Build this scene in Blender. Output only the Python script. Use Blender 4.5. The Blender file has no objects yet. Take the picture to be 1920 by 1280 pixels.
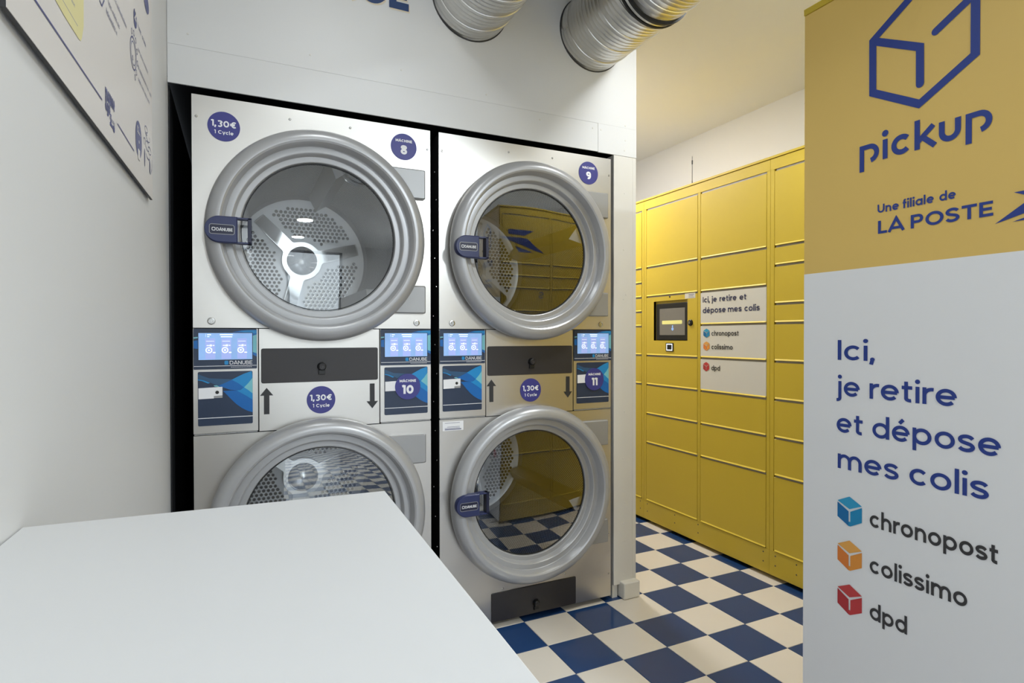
import bpy, bmesh, math, random
from mathutils import Vector, Matrix
random.seed(7)
SC = bpy.context.scene
COL = SC.collection
PI = math.pi

# ------------------------------------------------------------------ camera
CAM = Vector((-1.847, -1.895, 1.167))
YAW, PITCH, ROLL, FPX = math.radians(25.358), math.radians(-0.535), math.radians(-0.08), 1079.13
FWD = Vector((math.sin(YAW) * math.cos(PITCH), math.cos(YAW) * math.cos(PITCH), math.sin(PITCH)))
RGT = Vector((math.cos(YAW), -math.sin(YAW), 0)); UPV = RGT.cross(FWD)
R2 = math.cos(ROLL) * RGT + math.sin(ROLL) * UPV
U2 = -math.sin(ROLL) * RGT + math.cos(ROLL) * UPV
cd = bpy.data.cameras.new('camera'); cam = bpy.data.objects.new('camera', cd); COL.objects.link(cam)
cd.sensor_width = 36; cd.lens = FPX / 1920 * 36; cd.clip_start = 0.02; cd.clip_end = 100
m = Matrix((R2, U2, -FWD)).transposed().to_4x4(); m.translation = CAM
cam.matrix_world = m
SC.camera = cam

# ------------------------------------------------------------------ world, large lights, exposure
SC.view_settings.view_transform = 'Standard'; SC.view_settings.look = 'None'
SC.view_settings.gamma = 1; SC.view_settings.use_curve_mapping = False
SC.view_settings.exposure = 0.22
w = bpy.data.worlds.new('sky'); SC.world = w; w.use_nodes = True
w.node_tree.nodes['Background'].inputs[0].default_value = (0.80, 0.90, 1.0, 1)
w.node_tree.nodes['Background'].inputs[1].default_value = 1.0

def area(name, loc, rot, sx, sy, power, col, shape='RECTANGLE'):
    l = bpy.data.lights.new(name, 'AREA'); l.shape = shape; l.size = sx
    if shape == 'RECTANGLE': l.size_y = sy
    l.energy = power; l.color = col
    o = bpy.data.objects.new(name, l); COL.objects.link(o); o.location = loc; o.rotation_euler = rot
    return o
CEIL = 2.68
# daylight coming in through the shop window far behind the camera
area('window_daylight', (-0.75, -8.25, 1.35), (PI / 2, 0, 0), 1.5, 2.5, 20, (0.86, 0.93, 1.0))
# ceiling downlights, some added as fill (fixtures are built further down)  x, y, power, colour
LAMPS = [(-1.45, -0.75, 3.5, (0.84, 0.93, 1.0)), (-0.12, -0.62, 12.5, (0.90, 0.95, 1.0)), (-0.04, 1.45, 23, (1.0, 0.98, 0.97)),
         (-0.2, -3.1, 62, (0.84, 0.93, 1.0)), (-1.2, -5.1, 38, (0.84, 0.93, 1.0)),  # first entry is added frontal fill, placed clear of the door-glass reflections
         (-1.2, -7.0, 30, (0.84, 0.93, 1.0)), (0.9, -5.1, 42, (0.84, 0.93, 1.0))]  # last entry is an added lamp to brighten the back room
for i, (x, y, p, c) in enumerate(LAMPS):
    area('downlight_lamp', (x, y, CEIL - 0.02), (0, 0, 0), 0.26, 0, p, c, 'DISK')

# ------------------------------------------------------------------ measured planes (metres)
YD = 0.2095          # dryer fronts and the boarding above them
XL = 0.454           # parcel locker fronts
XB = -0.491          # printed side panel of the second locker bank
WA = math.radians(1.38)
W0 = Vector((-2.048, YD, 0)); WD = Vector((math.sin(WA), math.cos(WA), 0)); WN = Vector((math.cos(WA), -math.sin(WA), 0))

def ray(u, v): return FWD + R2 * ((u - 960) / FPX) + U2 * ((640 - v) / FPX)
def hit(u, v, P, n):
    d = ray(u, v); return CAM + d * ((P - CAM).dot(n) / d.dot(n))

class Frame:
    """a flat face: origin, reading direction, up, outward normal"""
    def __init__(s, o, ex, n, ez=(0, 0, 1)):
        s.o = Vector(o); s.ex = Vector(ex); s.ez = Vector(ez); s.n = Vector(n)
    def p(s, a, b, d=0.0): return s.o + s.ex * a + s.ez * b + s.n * d
    def q(s, u, v):
        P = hit(u, v, s.o, s.n) - s.o
        return (P.dot(s.ex), P.dot(s.ez))
DF = Frame((0, YD, 0), (1, 0, 0), (0, -1, 0))
LF = Frame((XL, 0, 0), (0, -1, 0), (-1, 0, 0))
BF = Frame((XB, 0, 0), (0, -1, 0), (-1, 0, 0))
POFF = 0.011
PF = Frame(W0 + WN * POFF, WD, WN)

# ------------------------------------------------------------------ materials
MATS = {}
def mat(name, col, rough=0.5, metal=0.0, var=0.04, scale=6.0, bump=0.0, bscale=200.0, emit=0.0, stretch=None, coat=0.0, spec=0.5, rvar=0.0):
    if name in MATS: return MATS[name]
    mt = bpy.data.materials.new(name); mt.use_nodes = True
    nt = mt.node_tree; b = nt.nodes['Principled BSDF']
    def lin(c): return tuple(((x / 12.92) if x <= .04045 else ((x + .055) / 1.055) ** 2.4) for x in c)
    c = lin([x / 255 for x in col])
    b.inputs['Roughness'].default_value = rough; b.inputs['Metallic'].default_value = metal
    b.inputs['Specular IOR Level'].default_value = spec
    b.inputs['Coat Weight'].default_value = coat
    tc = nt.nodes.new('ShaderNodeTexCoord'); mp = nt.nodes.new('ShaderNodeMapping')
    nt.links.new(tc.outputs['Object'], mp.inputs['Vector'])
    if stretch: mp.inputs['Scale'].default_value = stretch
    nz = nt.nodes.new('ShaderNodeTexNoise'); nz.inputs['Scale'].default_value = scale; nz.inputs['Detail'].default_value = 4
    nt.links.new(mp.outputs['Vector'], nz.inputs['Vector'])
    mx = nt.nodes.new('ShaderNodeMix'); mx.data_type = 'RGBA'
    mx.inputs['A'].default_value = (*[x * (1 - var) for x in c], 1); mx.inputs['B'].default_value = (*[min(1, x * (1 + var)) for x in c], 1)
    nt.links.new(nz.outputs['Fac'], mx.inputs['Factor'])
    nt.links.new(mx.outputs['Result'], b.inputs['Base Color'])
    if rvar:
        mr = nt.nodes.new('ShaderNodeMapRange'); mr.inputs['To Min'].default_value = rough - rvar; mr.inputs['To Max'].default_value = rough + rvar
        nt.links.new(nz.outputs['Fac'], mr.inputs['Value']); nt.links.new(mr.outputs['Result'], b.inputs['Roughness'])
    if bump:
        n2 = nt.nodes.new('ShaderNodeTexNoise'); n2.inputs['Scale'].default_value = bscale; nt.links.new(mp.outputs['Vector'], n2.inputs['Vector'])
        bp = nt.nodes.new('ShaderNodeBump'); bp.inputs['Strength'].default_value = bump; bp.inputs['Distance'].default_value = 0.002
        nt.links.new(n2.outputs['Fac'], bp.inputs['Height']); nt.links.new(bp.outputs['Normal'], b.inputs['Normal'])
    if emit:
        nt.links.new(mx.outputs['Result'], b.inputs['Emission Color']); b.inputs['Emission Strength'].default_value = emit
    MATS[name] = mt
    return mt

WALL = mat('painted_wall', (220, 219, 217), 0.55, var=0.015, scale=3, bump=0.05, bscale=140)
FASC = mat('painted_boarding', (224, 224, 223), 0.45, var=0.015, scale=4, bump=0.04, bscale=90)
TRIM = mat('painted_trim', (222, 219, 212), 0.42, var=0.03, scale=10, bump=0.06, bscale=60)
CEILM = mat('painted_ceiling', (232, 231, 227), 0.7, var=0.01, scale=3)
BLACK = mat('black_paint', (11, 11, 12), 0.7, var=0.1)
RECSHADE = mat('recess_shade_black', (13, 14, 17), 0.7, var=0.1)  # near-black base colour stands in for the shade inside the recess
STEEL = mat('brushed_stainless', (208, 205, 200), 0.34, 1.0, var=0.015, scale=12, stretch=(1, 1, 40), rvar=0.01)
ALU = mat('cast_aluminium_paint', (172, 172, 173), 0.32, 0.3, var=0.02, scale=12)
HINGE = mat('grey_hinge_cover', (160, 160, 160), 0.4, 0.4, var=0.02)
GALV = mat('galvanised_duct', (206, 205, 202), 0.30, 1.0, var=0.06, scale=22, rvar=0.06)
RUBBER = mat('black_rubber', (22, 22, 22), 0.55, var=0.1)
NAVYP = mat('navy_plastic', (38, 46, 88), 0.38, var=0.04)
NAVYD = mat('navy_plastic_recess', (22, 26, 54), 0.4, var=0.04)
ANTH = mat('anthracite_plate', (46, 43, 44), 0.42, var=0.03)
PUREB = mat('black_plastic', (18, 18, 19), 0.35, var=0.05)
STICK = mat('violet_sticker', (58, 58, 132), 0.4, var=0.02)
INKW = mat('white_print', (236, 236, 238), 0.5, var=0.01)
INKB = mat('dark_arrow_print', (44, 44, 46), 0.5, var=0.02)
PNAVY = mat('panel_navy_print', (40, 54, 78), 0.32, var=0.03)
PSLATE = mat('panel_slate_print', (46, 84, 118), 0.32, var=0.05)
PBLUE = mat('panel_blue_print', (8, 100, 175), 0.32, var=0.04)
PSKY = mat('panel_sky_print', (24, 136, 198), 0.32, var=0.04)
PTEAL = mat('panel_teal_print', (120, 190, 200), 0.32, var=0.04)
SCRB = mat('lit_screen_blue', (126, 160, 206), 0.3, var=0.2, scale=14, emit=0.55)
SCRC = mat('lit_screen_column', (146, 160, 212), 0.3, var=0.05, emit=0.55)
SCRW = mat('lit_screen_white', (235, 242, 250), 0.3, var=0.01, emit=0.6)
YEL = mat('yellow_locker_paint', (208, 180, 56), 0.40, var=0.015, scale=3, bump=0.03, bscale=400)
YEL2 = mat('yellow_locker_edge', (226, 198, 66), 0.5, var=0.015)
GREY = mat('grey_gap_strip', (150, 146, 140), 0.4, 0.5, var=0.04)
PANW = mat('white_locker_panel', (222, 218, 208), 0.45, var=0.01)
BANY = mat('banner_yellow_film', (230, 194, 108), 0.4, var=0.02, scale=2)
BANW = mat('banner_white_film', (241, 241, 241), 0.38, var=0.012, scale=2)
INKN = mat('blue_banner_ink', (38, 62, 142), 0.4, var=0.02)
INKL = mat('navy_locker_ink', (52, 56, 92), 0.45, var=0.02)
INKG = mat('charcoal_ink', (58, 57, 58), 0.45, var=0.02)
CB = mat('cube_blue', (24, 140, 190), 0.4, var=0.02); CB2 = mat('cube_blue_light', (48, 160, 205), 0.4, var=0.02); CB3 = mat('cube_blue_dark', (20, 112, 172), 0.4, var=0.02)
CO = mat('cube_orange', (232, 150, 60), 0.4, var=0.02); CO2 = mat('cube_orange_light', (238, 172, 84), 0.4, var=0.02); CO3 = mat('cube_orange_dark', (226, 128, 52), 0.4, var=0.02)
CR = mat('cube_red', (196, 58, 60), 0.4, var=0.02); CR2 = mat('cube_red_light', (200, 66, 66), 0.4, var=0.02); CR3 = mat('cube_red_dark', (180, 48, 54), 0.4, var=0.02)
POST = mat('poster_board_print', (216, 210, 204), 0.4, var=0.01)
POSTE = mat('poster_board_edge', (40, 40, 42), 0.5, var=0.05)
POSTY = mat('poster_yellow', (222, 212, 150), 0.45, var=0.02)
INKP = mat('poster_navy_ink', (66, 70, 122), 0.45, var=0.03)
INKP2 = mat('poster_grey_ink', (128, 128, 150), 0.45, var=0.05)
TABLE = mat('white_laminate', (216, 216, 216), 0.42, var=0.008, scale=2, bump=0.02, bscale=300)
TBLUE = mat('blue_floor_tile', (36, 66, 112), 0.17, var=0.10, scale=5, rvar=0.05, spec=0.5)
TWHITE = mat('cream_floor_tile', (222, 214, 202), 0.2, var=0.03, scale=5, rvar=0.05)
GROUT = mat('tile_grout', (120, 116, 110), 0.8, var=0.1)
SIGN = mat('navy_sign_letter', (36, 64, 112), 0.45, var=0.03)
CREAM = mat('cream_sign_edge', (226, 214, 190), 0.5, var=0.02)
CHROME = mat('bright_screw', (200, 200, 198), 0.22, 1.0, var=0.03)
DARKSC = mat('terminal_screen', (120, 116, 108), 0.25, var=0.03, emit=0.12)
LITYEL = mat('terminal_button', (226, 220, 140), 0.3, var=0.02, emit=0.25)
LAMPM = mat('lit_downlight_diffuser', (255, 250, 240), 0.4, var=0.0, emit=9.0)
FRAMEW = mat('window_frame_grey', (90, 92, 95), 0.4, 0.3, var=0.03)
DRUMB = mat('drum_steel', (158, 159, 163), 0.3, 1.0, var=0.05, scale=20)
HUBM = mat('hub_steel', (225, 225, 225), 0.2, 1.0, var=0.03)
DBACK = mat('drum_back_steel', (188, 189, 192), 0.34, 0.7, var=0.04, scale=20)
DIMP = mat('drum_hole_rim', (235, 235, 236), 0.22, 1.0, var=0.05)
HOLEM = mat('drum_hole_dark', (20, 20, 22), 0.6, var=0.1)

def glass_mat(name, refl, tint, rough=0.0):
    mt = bpy.data.materials.new(name); mt.use_nodes = True; nt = mt.node_tree
    nt.nodes.remove(nt.nodes['Principled BSDF']); out = nt.nodes['Material Output']
    t = nt.nodes.new('ShaderNodeBsdfTransparent'); t.inputs[0].default_value = (*tint, 1)
    g = nt.nodes.new('ShaderNodeBsdfGlossy'); g.inputs['Roughness'].default_value = rough
    fr = nt.nodes.new('ShaderNodeFresnel'); fr.inputs[0].default_value = 1.5
    mm = nt.nodes.new('ShaderNodeMath'); mm.operation = 'MULTIPLY_ADD'; mm.use_clamp = True
    mm.inputs[1].default_value = 1.6; mm.inputs[2].default_value = refl
    nt.links.new(fr.outputs[0], mm.inputs[0])
    mx = nt.nodes.new('ShaderNodeMixShader')
    nt.links.new(mm.outputs[0], mx.inputs[0]); nt.links.new(t.outputs[0], mx.inputs[1]); nt.links.new(g.outputs[0], mx.inputs[2])
    nt.links.new(mx.outputs[0], out.inputs[0])
    return mt
GLASS = glass_mat('door_glass_coated', 0.125, (0.86, 0.88, 0.88))
WINGL = glass_mat('shop_window_glass', 0.03, (0.95, 0.97, 0.97))

def perforated(name):
    """steel sheet with a staggered dot pattern in UV space (cell = 1)"""
    mt = bpy.data.materials.new(name); mt.use_nodes = True; nt = mt.node_tree; b = nt.nodes['Principled BSDF']
    b.inputs['Metallic'].default_value = 1.0; b.inputs['Roughness'].default_value = 0.32
    uv = nt.nodes.new('ShaderNodeUVMap'); outs = []
    for off in ((0, 0, 0), (0.5, 0.5, 0)):
        a = nt.nodes.new('ShaderNodeVectorMath'); a.operation = 'ADD'; a.inputs[1].default_value = off; nt.links.new(uv.outputs[0], a.inputs[0])
        f = nt.nodes.new('ShaderNodeVectorMath'); f.operation = 'FRACTION'; nt.links.new(a.outputs[0], f.inputs[0])
        s = nt.nodes.new('ShaderNodeVectorMath'); s.operation = 'SUBTRACT'; s.inputs[1].default_value = (0.5, 0.5, 0); nt.links.new(f.outputs[0], s.inputs[0])
        l = nt.nodes.new('ShaderNodeVectorMath'); l.operation = 'LENGTH'; nt.links.new(s.outputs[0], l.inputs[0]); outs.append(l)
    mn = nt.nodes.new('ShaderNodeMath'); mn.operation = 'MINIMUM'; nt.links.new(outs[0].outputs['Value'], mn.inputs[0]); nt.links.new(outs[1].outputs['Value'], mn.inputs[1])
    lt = nt.nodes.new('ShaderNodeMath'); lt.operation = 'LESS_THAN'; lt.inputs[1].default_value = 0.29; nt.links.new(mn.outputs[0], lt.inputs[0])
    mx = nt.nodes.new('ShaderNodeMix'); mx.data_type = 'RGBA'; mx.inputs['A'].default_value = (0.46, 0.47, 0.50, 1); mx.inputs['B'].default_value = (0.012, 0.012, 0.015, 1)
    nt.links.new(lt.outputs[0], mx.inputs['Factor']); nt.links.new(mx.outputs['Result'], b.inputs['Base Color'])
    bp = nt.nodes.new('ShaderNodeBump'); bp.inputs['Strength'].default_value = 0.5; bp.inputs['Distance'].default_value = 0.002
    nt.links.new(mn.outputs[0], bp.inputs['Height']); nt.links.new(bp.outputs['Normal'], b.inputs['Normal'])
    return mt
PERF = perforated('perforated_drum_sheet')

# ------------------------------------------------------------------ mesh helpers
class MB:
    def __init__(s): s.v = []; s.f = []; s.k = 0
    def add(s, vs, fs):
        o = len(s.v); s.v += [tuple(x) for x in vs]; s.f += [tuple(i + o for i in f) for f in fs]; return s
    def box(s, a, b):
        x0, y0, z0 = [min(a[i], b[i]) for i in range(3)]; x1, y1, z1 = [max(a[i], b[i]) for i in range(3)]
        return s.add([(x0,y0,z0),(x1,y0,z0),(x1,y1,z0),(x0,y1,z0),(x0,y0,z1),(x1,y0,z1),(x1,y1,z1),(x0,y1,z1)],
                     [(0,3,2,1),(4,5,6,7),(0,1,5,4),(1,2,6,5),(2,3,7,6),(3,0,4,7)])
    def fbox(s, F, a0, a1, b0, b1, d0, d1):
        """box on a frame: along, up, outward ranges"""
        return s.prism(F, [(a0, b0), (a1, b0), (a1, b1), (a0, b1)], d0, d1)
    def prism(s, F, poly, d0, d1, bev=0.0):
        n = len(poly)
        if bev:
            cx = sum(p[0] for p in poly) / n; cz = sum(p[1] for p in poly) / n
            ex = max(abs(p[0] - cx) for p in poly); ez = max(abs(p[1] - cz) for p in poly)
            inn = [(cx + (p[0] - cx) * (1 - bev / ex), cz + (p[1] - cz) * (1 - bev / ez)) for p in poly]
            rings = [[F.p(a, b, d0) for a, b in poly], [F.p(a, b, d1 - bev) for a, b in poly], [F.p(a, b, d1) for a, b in inn]]
        else: rings = [[F.p(a, b, d0) for a, b in poly], [F.p(a, b, d1) for a, b in poly]]
        vs = [p for r in rings for p in r]; k = len(rings); fs = [tuple(range(n))[::-1], tuple(range((k - 1) * n, k * n))]
        for r in range(k - 1):
            for i in range(n):
                j = (i + 1) % n; fs.append((r * n + i, r * n + j, (r + 1) * n + j, (r + 1) * n + i))
        return s.add(vs, fs)
    def flat(s, F, poly, d):
        return s.add([F.p(a, b, d) for a, b in poly], [tuple(range(len(poly)))])
    def lathe(s, F, ca, cb, prof, n=96, closed=False):
        """revolve (radius, outward) profile about the frame normal through (ca, cb)"""
        k = len(prof); vs = []
        for i in range(n):
            t = 2 * PI * i / n
            for r, d in prof: vs.append(F.p(ca + r * math.cos(t), cb + r * math.sin(t), d))
        fs = []
        for i in range(n):
            j = (i + 1) % n
            for q in range(k if closed else k - 1):
                q2 = (q + 1) % k; fs.append((i * k + q, j * k + q, j * k + q2, i * k + q2))
        return s.add(vs, fs)
    def disc(s, F, ca, cb, r, d, n=32, ry=None):
        s.k += 1; d = d + s.k * 1e-5
        return s.flat(F, [(ca + r * math.cos(2 * PI * i / n), cb + (ry or r) * math.sin(2 * PI * i / n)) for i in range(n)], d)
    def ribbon(s, F, pts, wd, d, closed=False):
        n = len(pts); L = []; Rr = []; s.k += 1; d = d + s.k * 1e-5 / max(1e-9, F.n.length)
        for i in range(n):
            a = pts[i - 1] if (i > 0 or closed) else None; c = pts[(i + 1) % n] if (i < n - 1 or closed) else None
            p = pts[i]; ds = []
            for q0, q1 in ((a, p), (p, c)):
                if q0 is None or q1 is None: continue
                dx, dy = q1[0] - q0[0], q1[1] - q0[1]; l = math.hypot(dx, dy)
                if l > 1e-9: ds.append((dx / l, dy / l))
            if not ds: ds = [(1, 0)]
            tx = sum(q[0] for q in ds); ty = sum(q[1] for q in ds); l = math.hypot(tx, ty) or 1; tx /= l; ty /= l
            k = 1.0
            if len(ds) == 2:
                cs = max(0.35, tx * ds[0][0] + ty * ds[0][1]); k = 1 / cs
            h = wd / 2 * k
            L.append(F.p(p[0] - ty * h, p[1] + tx * h, d)); Rr.append(F.p(p[0] + ty * h, p[1] - tx * h, d))
        fs = [(i, (i + 1) % n, n + (i + 1) % n, n + i) for i in range(n if closed else n - 1)]
        return s.add(L + Rr, fs)
    def build(s, name, mt, parent=None, smooth=False, angle=35, doublefix=False):
        me = bpy.data.meshes.new(name); me.from_pydata(s.v, [], s.f); me.materials.append(mt)
        bm = bmesh.new(); bm.from_mesh(me)
        if doublefix: bmesh.ops.remove_doubles(bm, verts=bm.verts, dist=1e-6)
        bmesh.ops.recalc_face_normals(bm, faces=bm.faces)
        bm.to_mesh(me); bm.free()
        if smooth:
            me.shade_smooth(); me.set_sharp_from_angle(angle=math.radians(angle))
        o = bpy.data.objects.new(name, me); COL.objects.link(o)
        if parent is not None: attach(o, parent)
        return o
def attach(o, parent):
    o.parent = parent
    o.matrix_parent_inverse = parent_world(parent).inverted()
def parent_world(p):
    mtx = p.matrix_basis.copy()
    while p.parent is not None:
        mtx = p.parent.matrix_basis @ p.matrix_parent_inverse @ mtx if False else parent_world(p.parent) @ p.matrix_parent_inverse @ mtx
        break
    return mtx
def thing(name, label, cat, loc=(0, 0, 0), group=None):
    o = bpy.data.objects.new(name, None); COL.objects.link(o); o.location = loc; o.empty_display_size = 0.1
    o['label'] = label; o['category'] = cat
    if group: o['group'] = group
    return o
def tag(o, label, cat, group=None):
    o['label'] = label; o['category'] = cat
    if group: o['group'] = group
    return o
def struct(o, label=None, cat=None):
    o['kind'] = 'structure'
    if label: o['label'] = label
    if cat: o['category'] = cat
    return o
def rrect(a0, a1, b0, b1, r, n=5):
    out = []
    for cx, cy, t0 in ((a1 - r, b1 - r, 0), (a0 + r, b1 - r, 90), (a0 + r, b0 + r, 180), (a1 - r, b0 + r, 270)):
        for i in range(n + 1):
            t = math.radians(t0 + 90 * i / n); out.append((cx + r * math.cos(t), cy + r * math.sin(t)))
    return out

# ------------------------------------------------------------------ stroke lettering (geometric sans)
XH, CAPH, ASC, DSC = 0.53, 0.72, 0.76, -0.20
def arc(cx, cy, rx, ry, a0, a1, n=None):
    n = n or max(4, int(abs(a1 - a0) / 12))
    return [(cx + rx * math.cos(math.radians(a0 + (a1 - a0) * i / n)), cy + ry * math.sin(math.radians(a0 + (a1 - a0) * i / n))) for i in range(n + 1)]
def sshape(x0, x1, y0, y1):
    P = [(.97, .83), (.80, .95), (.5, 1), (.17, .93), (.03, .76), (.16, .60), (.5, .51), (.84, .42), (.98, .25), (.83, .07), (.5, 0), (.18, .05), (0, .17)]
    P = [(x0 + (x1 - x0) * a, y0 + (y1 - y0) * b) for a, b in P]; out = []
    for i in range(len(P) - 1):
        p0, p1, p2, p3 = P[max(i - 1, 0)], P[i], P[i + 1], P[min(i + 2, len(P) - 1)]
        for k in range(4):
            t = k / 4; out.append(tuple(.5 * (2 * p1[c] + (p2[c] - p0[c]) * t + (2 * p0[c] - 5 * p1[c] + 4 * p2[c] - p3[c]) * t * t + (3 * p1[c] - p0[c] - 3 * p2[c] + p3[c]) * t ** 3) for c in (0, 1)))
    out.append(P[-1]); return out
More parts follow.
